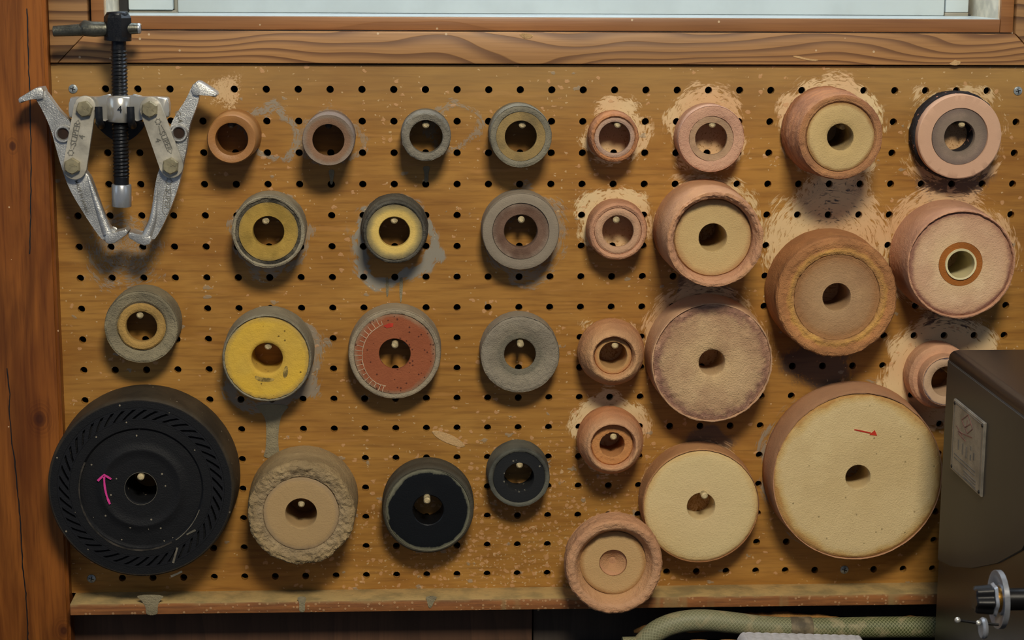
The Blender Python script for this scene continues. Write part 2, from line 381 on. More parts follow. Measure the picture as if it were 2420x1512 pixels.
# ------------------------------------------------------------------ setting
XL = bp(146, 800, 0).x; XR = 31*P_+.018; ZT = bp(1300, 154, 0).z; ZB = bp(1200, 1388, 0).z
pb = thing('pegboard', 'varnished brown plywood pegboard with a grid of holes and dried slurry stains', 'pegboard', ((XL+XR)/2, 0, ZB))
def pegboard_mesh():
    V, Fc = [], []; NS = 24; ra = .0029; th = .0055
    def add(p): V.append(p); return len(V)-1
    ang = [2*math.pi*(k+.5)/NS for k in range(NS)]
    x0, x1, z0, z1 = -.0125, 30*P_+.0125, -16*P_-.0125, .0125
    zb = max(z0, ZB)
    for i in range(31):
        for j in range(17):
            cx, cz = i*P_, -j*P_; sq, fr, bk = [], [], []; mid = [[] for _ in range(7)]; h = P_/2; hb = h if j < 16 else -(ZB-cz)
            for a in ang:
                c, s = math.cos(a), math.sin(a); m = max(abs(c), abs(s)); qx, qz = c/m*h, s/m*h
                if qz < 0 and j == 16: qz = max(qz*1., -hb) if hb > .004 else qz
                sq.append(add((cx+qx, 0, cz+qz)))
                for mi in range(7):
                    f_ = (mi+1)/8; mid[mi].append(add((cx+c*ra+(qx-c*ra)*f_, 0, cz+s*ra+(qz-s*ra)*f_)))
                fr.append(add((cx+c*ra, 0, cz+s*ra))); bk.append(add((cx+c*ra, th, cz+s*ra)))
            for k in range(NS):
                k2 = (k+1) % NS
                rings = [fr]+mid+[sq]
                for ra_, rb_ in zip(rings, rings[1:]): Fc.append((rb_[k], rb_[k2], ra_[k2], ra_[k]))
                Fc.append((fr[k], fr[k2], bk[k2], bk[k]))
            # square corners
            for cxs, czs, ka in ((1, 1, 2), (-1, 1, 8), (-1, -1, 14), (1, -1, 20)):
                zz = cz+czs*h if (czs > 0 or j < 16) else cz-min(h, hb)
                q = add((cx+cxs*h, 0, zz)); Fc.append((q, sq[ka], sq[(ka+1) % NS]))
    def rect(a, b, c, d):
        nx_ = max(1, int((b-a)/.003)); nz_ = max(1, int((d-c)/.003))
        ix_ = [[add((a+(b-a)*i/nx_, 0, c+(d-c)*j/nz_)) for i in range(nx_+1)] for j in range(nz_+1)]
        for j in range(nz_):
            for i in range(nx_): Fc.append((ix_[j][i], ix_[j][i+1], ix_[j+1][i+1], ix_[j+1][i]))
    rect(XL, x0, ZB, ZT); rect(x1, XR, ZB, ZT); rect(x0, x1, z1, ZT)
    zlow = -16*P_-min(P_/2, 16*0+(-16*P_-ZB))
    for (a, b, c, d) in ((XL, XL, ZB, ZT), (XR, XR, ZB, ZT)):
        i = [add(p) for p in ((a, 0, c), (a, th, c), (a, th, d), (a, 0, d))]; Fc.append(tuple(i))
    for zz in (ZT, ZB):
        i = [add(p) for p in ((XL, 0, zz), (XR, 0, zz), (XR, th, zz), (XL, th, zz))]; Fc.append(tuple(i))
    me = bpy.data.meshes.new('m'); me.from_pydata(V, [], Fc); me.update()
    bm = bmesh.new(); bm.from_mesh(me); bmesh.ops.remove_doubles(bm, verts=bm.verts, dist=1e-5)
    for f in bm.faces:
        f.normal_update()
        if abs(f.normal.y) > .9 and f.normal.y > 0: f.normal_flip()
    bm.to_mesh(me); bm.free(); smooth(me, 40); paint_halos(me); return me
link('board', pegboard_mesh(), M_board, pb, world=True)

def structure(name, me, m, parent=None, label=None):
    o = link(name, me, m, parent)
    if parent is None: o['kind'] = 'structure'
    if label: o['label'] = label
    return o
# back wall behind and below the board
wb = structure('wall_back', boxm(-.30, 1.05, .022, .05, -.75, ZT+.01), M_dark)
sx = bp(1258, 1480, .012).x
structure('panel', boxm(XL-.002, sx-.0008, .006, .022, -.70, ZB-.02), M_lowwall, wb, 'dark brown wood panel below the ledge')
structure('panel', boxm(sx+.0008, 1.05, .009, .022, -.70, ZB-.02), M_lowwall2, wb, 'near black wood panel below the ledge')
# post at the left
def post():
    bm = bmesh.new(); box(bm, -.30, XL, -.014, .03, -.75, .30)
    es = [e for e in bm.edges if all(abs(v.co.x-XL) < 1e-6 and v.co.y < -.013 for v in e.verts)]
    bmesh.ops.bevel(bm, geom=es, offset=.0025, segments=3, affect='EDGES'); return bm_mesh(bm)
def post_mat():
    t = NT('post_wood', .40); v = t.coord(); t.b.inputs['Specular IOR Level'].default_value = .35
    a = t.noise(t.coord((1, 1, .05)), 420, 4, .6); b = t.noise(t.coord((1, 1, .12)), 55, 4, .55, .8); g = t.noise(t.coord((1, 1, .4)), 16, 3)
    c = t.mix(t.rng(b, .3, .7), (152, 90, 36), (104, 58, 22))
    c = t.mix(t.math('MULTIPLY', t.rng(a, .45, .75), .45), c, (66, 28, 12))
    c = t.mix(t.math('MULTIPLY', t.rng(g, .45, .7), .4), c, (92, 40, 14))
    # knots
    for (kx, ky, s) in ((92, 990, 1.), (30, 345, .5), (150, 1490, .8)):
        p = bp(kx, ky, -.014); sub = t.n('ShaderNodeVectorMath', operation='SUBTRACT'); t.l(v, sub.inputs[0]); sub.inputs[1].default_value = (p.x, -.014, p.z)
        ln = t.n('ShaderNodeVectorMath', operation='LENGTH'); ml = t.n('ShaderNodeVectorMath', operation='MULTIPLY'); t.l(sub.outputs[0], ml.inputs[0]); ml.inputs[1].default_value = (1, 0, .75); t.l(ml.outputs[0], ln.inputs[0])
        d = t.math('ADD', ln.outputs['Value'], t.math('MULTIPLY', t.math('SUBTRACT', b, .5), .004))
        rings = t.math('MULTIPLY', t.math('FRACT', t.math('MULTIPLY', d, 420.)), t.rng(d, .016*s, .005*s))
        c = t.mix(t.math('MULTIPLY', rings, .45), c, (70, 30, 12)); c = t.mix(t.math('MULTIPLY', t.rng(d, .006*s, .002*s), .8), c, (62, 30, 18))
    vo = t.vor(v, 120.); sx_ = t.sep(vo.outputs['Color'])[0]
    sp = t.math('MULTIPLY', t.math('LESS_THAN', vo.outputs['Distance'], .09), t.math('GREATER_THAN', sx_, .93)); c = t.mix(t.math('MULTIPLY', sp, .8), c, (215, 180, 140))
    t.col(c); t.bump(a, .25, .0008); return t.m
po = structure('trim_1', post(), post_mat()); po['label'] = 'red-brown wooden post left of the pegboard'
crk = [[(17,870),(23,930),(22,965),(27,1039),(35,1090),(42,1164),(47,1220),(50,1264),(54,1340),(61,1402),(65,1465),(66,1512)], [(64,20),(66,83),(67,150),(70,203),(72,290),(74,370),(73,450),(73,512),(70,600)]]
def finer(st):
    out = []
    for a, b in zip(st, st[1:]):
        for k in range(6): t = k/6; out.append((a[0]+(b[0]-a[0])*t+random.uniform(-.8, .8), a[1]+(b[1]-a[1])*t))
    return out+[st[-1]]
link('crack', ribbon([finer(c) for c in crk], -.014, .0009, .0002), M_black, po)

# window: casing, inner frame, sill, jambs, sash
yc = -.0045                                             # casing front
zc1 = bp(1200, 76, yc).z; zc0 = bp(1200, 153, yc).z+.0006; xcl0 = XL+.0005; xcl1 = bp(209, 60, yc).x; xcr0 = bp(2399, 70, yc).x; wc = zc1-zc0
def prism_xz(poly, y0, y1, bev=.0006): return extrude(poly, y0, y1, bev, 2)
t2 = structure('trim_2', prism_xz([(xcl1-wc*.98, zc0), (xcr0+wc, zc0), (xcr0, zc1), (xcl1, zc1)], yc, .02), M_case); t2['label'] = 'lower window casing board with wavy grain'
t3 = structure('trim_3', prism_xz([(xcl0, zc0), (xcl1-wc, zc0), (xcl1-.0003, zc1+.0002), (xcl1-.0003, .30), (xcl0, .30)], yc-.0002, .02), M_case_v); t3['label'] = 'left upright window casing'
t4 = structure('trim_4', prism_xz([(xcr0+wc+.0006, zc0), (xcr0+wc+.02, zc0), (xcr0+wc+.02, .30), (xcr0+.0006, .30), (xcr0+.0006, zc1+.0002)], yc-.0002, .02), M_case_v); t4['label'] = 'right upright window casing'
wn = tag(bpy.data.objects.new('window_1', None), 'white framed window above the pegboard, seen at its lower edge', None, kind='structure'); SC.collection.objects.link(wn); wn.location = (.36, .02, zc1)
yi = -.0005; zs = bp(1300, 42, yi).z; xi0 = bp(246, 30, yi).x; xi1 = bp(2365, 30, yi).x; yb = .07
link('frame_stop', boxm(xcl1-.004, xcr0+.004, yi+.004, .02, zc1-.004, zc1+.0028, .0004), M_jamb, wn, world=True)['label'] = 'pale edge behind the casing'  # thin pale strip along the top of the casing
link('sill', boxm(xi0, xi1, yi, yb+.03, zc1+.001, zs, .0008), M_inner, wn, world=True)['label'] = 'brown wooden sill front'
link('sill_daylight', boxm(xi0, xi1, yi+.002, yb+.03, zs+.0001, zs+.0006, 0), M_white, wn, world=True)['label'] = 'sill top whitened for daylight'  # thin white sheet paints daylight onto the top of the brown sill
link('stile', boxm(bp(215, 30, yi).x, xi0-.0002, yi, yb+.03, zc1+.001, .30, .0006), M_inner, wn, world=True)
link('stile', boxm(xi1+.0002, bp(2396, 30, yi).x, yi, yb+.03, zc1+.001, .30, .0006), M_inner, wn, world=True)
link('jamb', boxm(xi0-.0001, xi0+.0012, yi+.003, yb+.03, zs+.0006, .30), M_jamb, wn, world=True)['label'] = 'pale jamb face'
link('jamb', boxm(xi1-.0012, xi1+.0001, yi+.003, yb+.03, zs+.0006, .30), M_jamb, wn, world=True)['label'] = 'pale jamb face'
zz = lambda py, y=yb: bp(1300, py, y).z
xx = lambda px, y=yb: bp(px, 20, y).x
sash = link('sash', boxm(xx(420), xx(2232), yb, yb+.03, zz(33), .30, .001), M_white, wn, world=True); sash['label'] = 'wide white sash panel'
link('sash_stile', boxm(xx(2234), xx(2288), yb-.001, yb+.03, zz(25), .30, .0008), M_white, wn, world=True)
link('sash_foot', boxm(xx(2233), xx(2288), yb-.0012, yb+.03, zz(37), zz(25)-.0002, .0006), M_offwhite, wn, world=True)
link('track_seal', boxm(xi0+.002, xi1-.002, yb+.004, yb+.03, zs+.0006, zz(31)), M_black, wn, world=True)
link('sash_stile', boxm(xx(306), xx(411), yb-.006, yb+.03, zz(27), .30, .0012), M_white, wn, world=True)
link('sash_foot', boxm(xx(306), xx(417), yb-.003, yb+.03, zz(34), zz(27)-.0003, .0006), M_offwhite, wn, world=True)
link('sash_edge', boxm(xx(412.5), xx(420), yb-.001, yb+.03, zz(34), .30, .0004), M_offwhite, wn, world=True)
link('gap_strip', boxm(xx(283), xx(305), yb, yb+.03, zs+.0006, .30), M_black, wn, world=True)  # black strip stands in for the shade of the gap beside the sash

# ledge below the board
def ledge_mat():
    t = NT('dusty_ledge_wood', .75); v = t.coord(); g = t.n('ShaderNodeNewGeometry'); nz = t.sep(g.outputs['True Normal'])[2]
    a = t.noise(t.coord((.06, 1, 1)), 300, 4, .6); b = t.noise(v, 60, 4); d = t.noise(v, 300, 4); x, y, z = t.sep(v)
    c = t.mix(t.rng(a, .35, .7), (160, 102, 54), (120, 74, 40))
    vo = t.vor(v, 330.); r = t.sep(vo.outputs['Color'])[0]
    m = t.math('MULTIPLY', t.rng(vo.outputs['Distance'], .42, .28), t.math('GREATER_THAN', r, .68)); c = t.mix(t.math('MULTIPLY', m, .6), c, (200, 158, 112))
    # slurry run over the front edge in places
    run = t.math('MULTIPLY', t.rng(t.noise(t.coord((1, 1, .12)), 26, 3), .60, .66), .75); c = t.mix(run, c, (150, 126, 82))
    edge = t.rng(t.math('ADD', z, t.math('MULTIPLY', t.math('SUBTRACT', b, .5), .006)), ZB-.0028, ZB+.0005); c = t.mix(t.math('MULTIPLY', edge, .8), c, (158, 130, 84))
    dust = t.mix(t.rng(b, .35, .7), (190, 160, 104), (150, 130, 86)); c = t.mix(t.rng(nz, .3, .7), c, dust)
    t.col(c); t.bump(t.math('ADD', d, m), .4, .0008); return t.m
zl0 = bp(1200, 1441, -.028).z
lx0 = bp(165, 1430, -.028).x
lg = tag(link('ledge', boxm(lx0, XR, -.028, .006, zl0, ZB, .0007), ledge_mat()), 'narrow wooden ledge along the foot of the pegboard, dusty top and stained front', 'ledge')
M_clay = earthy('dried_grey_clay', [(0, (150, 140, 112))], 1, mott=.3, bump=.8)
M_paste = earthy('dried_pale_paste', [(0, (205, 164, 120))], 1, mott=.2, bump=.6)
def blob(poly, y, th, nm, m, parent):
    o = link(nm, extrude(pxpoly(chaikin(poly, 2), y), y-th, y, th*.4), m, parent, world=True); return o
blob([(600,955),(690,955),(668,975),(660,1000),(657,1040),(660,1072),(664,1082),(620,1082),(628,1066),(630,1020),(627,985),(612,968)], 0, .0006, 'dried_run', M_clay, pb)
blob([(1016,1017),(1040,1017),(1078,1032),(1102,1052),(1092,1058),(1060,1048),(1035,1036)], 0, .0005, 'paste_smear', M_paste, pb)
for q in ([(912,655),(918,655),(919,690),(915,706),(912,690)], [(944,655),(953,655),(951,700),(947,720),(944,700)], [(998,392),(1018,392),(1012,410),(1013,430),(1002,432),(1004,412)], [(775,400),(792,400),(787,425),(786,436),(780,436),(780,420)]):
    blob(q, 0, .0004, 'dried_run', M_clay, pb)
blob([(318,1405),(392,1405),(378,1418),(372,1432),(374,1453),(344,1453),(346,1434),(334,1418)], -.028, .0005, 'dried_run', M_clay, lg)
for q in ([(700,1409),(726,1409),(720,1425),(722,1446),(706,1446),(708,1424)], [(1004,1408),(1036,1408),(1026,1420),(1020,1436),(1012,1436),(1010,1420)]):
    blob(q, -.028, .0004, 'dried_run', M_clay, lg)

# casing chips of paint
for q in ([(1869,133),(1884,131),(1910,139),(1935,140),(1932,145),(1905,142)], [(2241,152),(2250,146),(2258,140),(2262,145),(2270,143),(2269,153),(2256,155)], [(1225,80),(1245,78),(1262,84),(1255,90),(1240,92),(1232,86)]):
    blob(q, yc, .0004, 'paint_chip', M_paste, t2)

# screws of the pegboard
M_screw = plain('zinc_screw', (170, 180, 184), .4, .4, .15, 400)
def screw(c, r, x=None, z=None):
    x = c*P_ if x is None else x; z = -r*P_ if z is None else z
    s = link('screw', lathe([(0.0001, -.003, 0), (.0027, -.003, 0), (.0036, .0002, 0), (.0034, .0007, 0), (.0022, .0011, 0), (.0001, .0012, 0)], 24), M_screw, pb, world=False)
    s.location = Vector((x, 0, z))-pb.location; a = random.uniform(0, 1.5)
    bm = bmesh.new(); box(bm, -.0019, .0019, -.0016, -.0008, -.00035, .00035); box(bm, -.00035, .00035, -.0016, -.0008, -.0019, .0019)
    cr = link('cross_recess', bm_mesh(bm, 0), M_black, s); cr.location = (0, .00028, 0); cr.rotation_euler = (0, a, 0)
for c, r in ((0, 0), (30, 0), (0, 16), (25, 16)): screw(c, r)

# wooden pegs
M_peg = plain('pale_dowel_wood', (214, 194, 148), .6, var=.15, scale=200, bump=.2)
M_pegd = plain('dark_dowel_wood', (74, 60, 46), .7, var=.15, scale=200, bump=.2)  # darker tone for some of the pegs
def peg(c, r, L, tilt=(0, 0), dark=False, rad=.0027):
    o = link('wooden_peg', lathe([(.0001, -.0045, 0), (rad, -.0045, 0), (rad, L-.0012, 0), (rad*.6, L, 0), (.0001, L+.0001, 0)], 20), M_pegd if dark else M_peg)
    o.location = Vector((c*P_, 0, -r*P_)); o.rotation_euler = (tilt[0], 0, tilt[1]); return o
# ------------------------------------------------------------------ wheels
def pxr(cx, cy, r, h): return (bp(cx+r, cy, -h)-bp(cx-r, cy, -h)).length/2
C = dict(org=(164, 104, 54))
def wheel(name, label, cat, cx, cy, R, h, hole, body, faces=(), Rb=None, side=None, front=None, off=0., seg=128, seed=1, wob=.004, group=None, rn=.0002, lip=None):
    """R, hole and all face radii in pixels at the wheel's front; h, depths in mm.
    side = [(fraction of R, fraction of h, noise mm)...] from the back to the front edge; front = body's front profile [(px radius, depth mm, noise mm)...]
    faces = [(part, material, [(px radius, depth mm, noise mm)...], label)] going inwards, the last one lines the bore"""
    h = h/1000; p = bp(cx, cy, -h); k = pxr(cx, cy, R, h)/R; Rm = R*k; hm = hole*k
    root_needed = len(faces) > 0
    loc = (p.x, -off, p.z); H = h-off
    Rb = Rm*(Rb or 1.)
    side = side or [(1, .06, .15), (1, .93, .15), (.985, .99, .2)]
    prof = [(max(Rb*.96, Rb*side[0][0]*.96), 0, rn*.3)]+[((Rb+(Rm-Rb)*fz)*fr, H*fz, n/1000) for fr, fz, n in side]
    hw = min(hm+17*k, Rm*.94); lp = (lip or 0)/1000
    fr_ = [(r*k, H-d/1000, n/1000) for r, d, n in (front or [])]
    prof += fr_
    bore_m = hm
    if faces:
        th = .0015
        for nm, m, pr, lb in faces:
            prof += [(pr[0][0]*k, H-pr[0][1]/1000-th, 0), (pr[-1][0]*k+.0002, H-pr[-1][1]/1000-th, 0)]
        prof += [(hm+.0012, prof[-1][1], 0)]+([(hm+.0012, H-lp, 0), (hw, H-lp-.0006, 0), (hw, 0, 0)] if lip else [(hm+.0012, 0, 0)])
    else:
        prof += [(hm, prof[-1][1]-.0006 if hm > .0006 else prof[-1][1], rn*.4)]+([(hm, H-lp, 0), (hw, H-lp-.0006, 0), (hw, 0, 0)] if lip else [(hm, 0, 0)])
    if root_needed:
        t = thing(name, label, cat, loc, group); b = link('wheel_body', lathe(prof, seg, seed=seed, wob=wob), body, t)
        for i, (nm, m, pr, lb) in enumerate(faces):
            q = [(r*k, H-d/1000, n/1000) for r, d, n in pr]
            if i == len(faces)-1: b0_ = H-lp if lip else .0006; q += [(hm, q[-1][1]-.0006, 0), (hm, b0_, 0), (hm+.0011, b0_, 0), (hm+.0011, q[-1][1]-.0016, 0)]
            else: q += [(q[-1][0], q[-1][1]-.0014, 0)]
            q += [(q[0][0], q[0][1]-.0014, 0)]
            o = link(nm, lathe(q, seg, seed=seed+3, wob=wob if i == 0 else wob*.5), m, t)
            if lb: o['label'] = lb
    else:
        t = link(name, lathe(prof, seg, seed=seed, wob=wob), body, None, loc); tag(t, label, cat, group)
    return t, k

G1 = 'grinding wheels on the left half of the pegboard'; G2 = 'clay coated felt wheels on the right half of the pegboard'
def E_(name, c, R=.03, **k): return earthy(name, c if isinstance(c, list) else [(0, c)], R, **k)
sideT = [(.985, .03, .15), (1, .12, .15), (1, .92, .2), (.985, .985, .3)]

# --- row one
wheel('grinding_wheel', 'small orange-brown translucent ring wheel nearest the puller in the top row', 'wheel', 547, 329, 58.5, 40, 39,
      E_('orange_resin', (172, 118, 62), mott=.2, bump=.15, ms=50, spec=.5, rough=.5), Rb=1.07, front=[(56, .3, .02), (42, .5, .02)], side=[(1, .05, .02), (1, .5, .02), (.99, .62, .02), (1, .95, .02)], group=G1, lip=22)
wheel('grinding_wheel', 'small mauve-brown ring wheel, second from the left in the top row', 'wheel', 776, 331, 61.5, 42, 38,
      E_('mauve_grey_abrasive', [(0, (138, 104, 84)), (.78, (140, 106, 86)), (.9, (140, 124, 108)), (1, (140, 124, 112))], .0203, mott=.25, bump=.4, dark=(80, 66, 60)), front=[(60, 0, .1), (51, .6, .1), (42, .5, .05)], seed=2, lip=4, group=G1)
wheel('grinding_wheel', 'smallest grey ring wheel with a chipped front edge in the top row', 'wheel', 1007, 323.5, 57, 36, 39.5,
      E_('slate_grey_clay', (132, 126, 112), mott=.4, bump=.8, dark=(68, 65, 58)), front=[(56, .8, .5), (53, .1, .45), (43, .2, .4)], side=[(1.04, .05, .1), (1.05, .6, .2), (1.02, .8, .35), (1, .97, .5)], seed=3, lip=12, group=G1)
wheel('grinding_wheel', 'grey ring wheel with a yellowish-brown face, fourth in the top row', 'wheel', 1231, 323, 73.5, 36, 37.5,
      E_('blue_grey_clay', (134, 128, 110), mott=.35, bump=.7, dark=(86, 83, 74)),
      [('face', E_('tan_grimy_face', (152, 128, 82), mott=.5, bump=.5, dark=(86, 80, 62), ms=120), [(58, 1.2, .1), (38, 1.2, .1)], 'yellowish worn face')],
      front=[(72, 1, .3), (66, .3, .35), (59, .9, .3)], seed=4, lip=4, group=G1)
TC = (196, 134, 94); TP = (206, 152, 124)
wheel('felt_wheel', 'smallest pink-brown cup wheel topmost in the narrow column beside the grey wheels', 'wheel', 1453, 325.5, 56, 30, 37,
      E_('terracotta_slip', (190, 128, 88), mott=.4, bump=.7, dark=(120, 84, 78)),
      [('inner_ring', E_('mauve_pink_slip', (184, 152, 130), mott=.4, bump=.6, dark=(120, 94, 90)), [(47, 1.6, .25), (42, 1.0, .2), (37.5, 1.4, .1)], 'pale mauve inner ring')],
      front=[(55, .6, .35), (51, 0, .4), (48, 1.4, .3)], side=[(1, .05, .2), (1.07, .35, .3), (1.05, .8, .3), (1, .97, .3)], seed=5, lip=4, group=G2)
wheel('felt_wheel', 'pink clay ring wheel with a wide cracked face, above the large deep cup wheel', 'wheel', 1681.5, 328, 78.5, 27, 37.5,
      E_('pink_dry_slip', (208, 160, 138), mott=.25, bump=.7, dark=(160, 110, 100)),
      [('inner_ring', E_('worn_tan_slip', [(0, (166, 136, 96)), (.6, (178, 146, 116)), (1, (200, 160, 134))], .028, mott=.4, bump=.5, dark=(130, 104, 84)), [(52, .8, .15), (38, 1.2, .1)], 'tan worn band round the bore')],
      front=[(77, .8, .35), (73, .1, .3), (60, .1, .25), (53, .6, .3)], seed=6, lip=4, group=G2)
wheel('felt_wheel', 'thick ridged terracotta wheel with cream felt face, second from right in the top row', 'wheel', 1987, 324, 100, 62, 31,
      E_('terracotta_ridged_slip', [(0, (196, 140, 98)), (.86, (190, 134, 92)), (1, (184, 124, 88))], .034, mott=.4, bump=.7, dark=(126, 84, 70), streak=.35),
      [('felt_face', E_('cream_felt', [(0, (70, 66, 58)), (.30, (110, 100, 78)), (.42, (196, 172, 118)), (.9, (204, 180, 126)), (1, (160, 124, 76))], .0262, mott=.15, bump=.5, ms=60, rough=.95), [(80, 1.5, .15), (74, .8, .1), (36, .8, .1), (31.5, 1.6, .1)], 'cream felt face darkened at the bore')],
      Rb=1.06, side=[(.98, .03, .3), (1.02, .1, .4), (1.0, .3, .3), (1.02, .42, .5), (.985, .55, .3), (1.01, .7, .4), (.98, .8, .3), (1, .94, .4)], front=[(98, .6, .4), (92, 0, .45), (84, .6, .4)], seed=7, group=G2)
wheel('felt_wheel', 'smooth pink disc with a grey centre on a wider black backing, top right', 'wheel', 2268.5, 323, 98.5, 24, 36,
      E_('pink_smooth_slip', (208, 164, 142), mott=.08, bump=.15, ms=40, dark=(180, 140, 124)),
      [('centre', E_('grey_worn_centre', [(0, (128, 116, 98)), (.8, (140, 122, 108)), (1, (120, 104, 96))], .0215, mott=.4, bump=.3, dark=(98, 88, 78)), [(65, .9, .06), (37, .7, .06)], 'worn grey centre')],
      front=[(96, .0, .04), (67, .0, .04)], side=[(1, .5, .04), (1, .97, .04)], seed=8, lip=6, group=G2, wob=.001)
tt = [o for o in bpy.data.objects if o.get('label', '').startswith('smooth pink disc')][0]
link('backing_ring', lathe([(.0125, .0006, 0), (.0335, .0006, .0003), (.0352, .003, .0004), (.0355, .012, .0004), (.0345, .0145, .0005), (.0125, .0145, 0)], 160, seed=9, wob=.004), E_('black_backing', (46, 44, 48), mott=.3, speck=(205, 150, 130), sd=.86, bump=.6, dark=(26, 26, 30)), tt)['label'] = 'black backing ring with pink flecks'

# --- row two
wheel('grinding_wheel', 'grey rimmed wheel with a dull mustard-yellow face, right of the gear puller', 'wheel', 634, 548, 87, 34, 37,
      E_('grey_beige_crust', (160, 150, 126), mott=.35, bump=.8, dark=(84, 78, 66)),
      [('groove', E_('dark_crumbled_groove', (98, 92, 78), mott=.7, bump=1., ms=200, dark=(36, 34, 32)), [(78, 1.3, .6), (71, 1.6, .6)], 'dark crumbled groove'),
       ('face', E_('dull_yellow_face', [(0, (178, 144, 66)), (.86, (176, 144, 70)), (1, (142, 122, 78))], .0245, mott=.45, bump=.4, ms=110, dark=(116, 96, 44)), [(70, .9, .15), (38, 1., .06)], 'dull yellow face')],
      front=[(86, .8, .3), (82, 0, .25), (79, .6, .4)], seed=10, lip=10, group=G1)
wheel('grinding_wheel', 'dark charcoal wheel with a bright pale-yellow inner face in the second row', 'wheel', 932, 549, 74, 32, 36.5,
      E_('charcoal_crust', (92, 88, 78), mott=.45, bump=.8, dark=(36, 36, 36)),
      [('face', E_('pale_yellow_face', [(0, (226, 194, 106)), (.72, (224, 192, 108)), (.86, (160, 144, 96)), (1, (96, 90, 74))], .0222, mott=.18, bump=.35, ms=110, dark=(150, 124, 70)), [(66, .3, .2), (58, 0, .1), (38, .4, .06)], 'pale yellow face smudged grey at its edge')],
      Rb=1.12, side=[(.98, .04, .3), (1, .12, .3), (.99, .5, .3), (.93, .58, .3), (.96, .7, .3), (1, .93, .35)], front=[(73, .7, .35), (70, .2, .4), (67, .8, .3)], seed=11, lip=9, group=G1)
wheel('grinding_wheel', 'grey-rimmed wheel with a scratched dark brown face at the right of the second row', 'wheel', 1231, 547, 91.5, 27, 39.5,
      E_('warm_grey_abrasive', (150, 138, 120), mott=.25, bump=.35, dark=(96, 88, 80), ms=40),
      [('face', E_('brown_scratched_face', [(0, (118, 92, 76)), (.8, (124, 98, 82)), (1, (146, 128, 112))], .0228, mott=.5, bump=.5, ms=160, dark=(82, 58, 46), streak=.25), [(66, .4, .1), (41, .4, .08)], 'dark brown scratched face')],
      front=[(90, .7, .1), (86, 0, .08), (68, .0, .08)], seed=12, lip=11, group=G1)
wheel('felt_wheel', 'small pink cup wheel, second down in the narrow column, with a purple-grey groove', 'wheel', 1461, 547, 67.5, 30, 37,
      E_('pink_terracotta_slip', [(0, (204, 150, 124)), (.8, (206, 154, 128)), (1, (196, 140, 108))], .0232, mott=.3, bump=.6, dark=(150, 104, 90)),
      [('inner_ring', E_('pink_inner_slip', [(0, (170, 132, 104)), (1, (206, 160, 134))], .0195, mott=.25, bump=.5, dark=(150, 116, 100)), [(55, 2., .2), (50, .7, .2), (44, .7, .15), (38, 1.5, .1)], 'pink inner ring')],
      front=[(66, .7, .3), (62, 0, .3), (56, .9, .3)], side=[(1, .05, .2), (1.06, .4, .25), (1.04, .8, .3), (1, .96, .3)], seed=13, lip=4, group=G2)
wheel('felt_wheel', 'large deep cup wheel with crumbly pink rim around sunken cream felt', 'wheel', 1690.5, 567, 115, 72, 33.5,
      E_('orange_pink_slip', [(0, (200, 150, 118)), (.85, (206, 154, 126)), (1, (200, 146, 110))], .0372, mott=.25, bump=.6, dark=(150, 106, 90)),
      [('felt_face', E_('cream_sunken_felt', [(0, (202, 178, 124)), (.85, (200, 176, 124)), (1, (176, 136, 96))], .03, mott=.12, bump=.5, ms=60, dark=(150, 120, 80)), [(93, 13.5, .2), (90, 12, .1), (34.5, 12, .08)], 'sunken cream felt disc')],
      Rb=1.06, side=[(.96, .02, .15), (1, .10, .15), (1.0, .7, .15), (.985, .9, .2), (.985, .97, .3)], front=[(112, .4, .8), (106, 0, 1.0), (100, 2.0, .7), (95, 8, .4), (94, 12, .3)], seed=14, seg=176, group=G2)
wheel('felt_wheel', 'large orange-brown wheel with a golden mottled rim, below the ridged terracotta wheel', 'wheel', 1979, 703.5, 142, 46, 33,
      E_('orange_brown_slip', [(0, (190, 140, 98)), (.72, (186, 136, 92)), (.84, (206, 156, 84)), (.9, (188, 130, 82)), (1, (184, 126, 84))], .0457, mott=.4, bump=.8, dark=(136, 92, 62)),
      [('felt_face', E_('tan_grimy_felt', [(0, (190, 162, 118)), (.5, (184, 152, 112)), (.85, (176, 138, 102)), (1, (168, 122, 82))], .032, mott=.3, bump=.5, ms=60, dark=(140, 104, 80), streak=.15), [(101, 1.6, .35), (94, 2.2, .25), (50, 2.2, .1), (34, 2.4, .1)], 'greyish tan felt face')],
      Rb=1.04, side=[(.975, .02, .15), (1, .1, .15), (.985, .75, .2), (1., .84, .4), (1, .95, .5)], front=[(139, .6, .5), (130, 0, .5), (118, .9, .5), (110, .4, .6), (103, 1.2, .5)], seed=15, seg=176, group=G2)
B8, k8 = wheel('felt_wheel', 'large pink wheel with a rust-brown ring around its cream bushing', 'wheel', 2272, 625, 129, 52, 35,
      E_('pink_brown_slip', [(0, (204, 150, 122)), (1, (204, 150, 122))], .04, mott=.25, bump=.6, dark=(156, 110, 94)),
      [('felt_face', E_('pinkish_mottled_felt', [(0, (222, 198, 150)), (.8, (216, 184, 148)), (.93, (206, 168, 138)), (1, (140, 100, 90))], .0398, mott=.5, bump=.6, ms=70, dark=(196, 152, 128)), [(122, 3.4, .3), (117, 2.4, .15), (52, 2.2, .1)], 'mottled pink and cream felt'),
       ('rust_ring', E_('rust_ring', (162, 98, 42), mott=.4, bump=.5, dark=(112, 64, 26)), [(51.5, 2.0, .1), (37, 2.0, .1)], 'rust-brown ring'),
       ('bushing', E_('cream_plastic', (222, 210, 164), mott=.1, bump=.1, rough=.4, spec=.5), [(36.5, .6, .03), (32, .8, .03)], 'cream bushing')],
      Rb=1.05, side=[(.97, .02, .15), (1, .1, .15), (.99, .85, .2), (.99, .97, .3)], front=[(127, .4, .4), (124.5, 0, .5), (123, .9, .5)], seed=16, seg=176, group=G2)
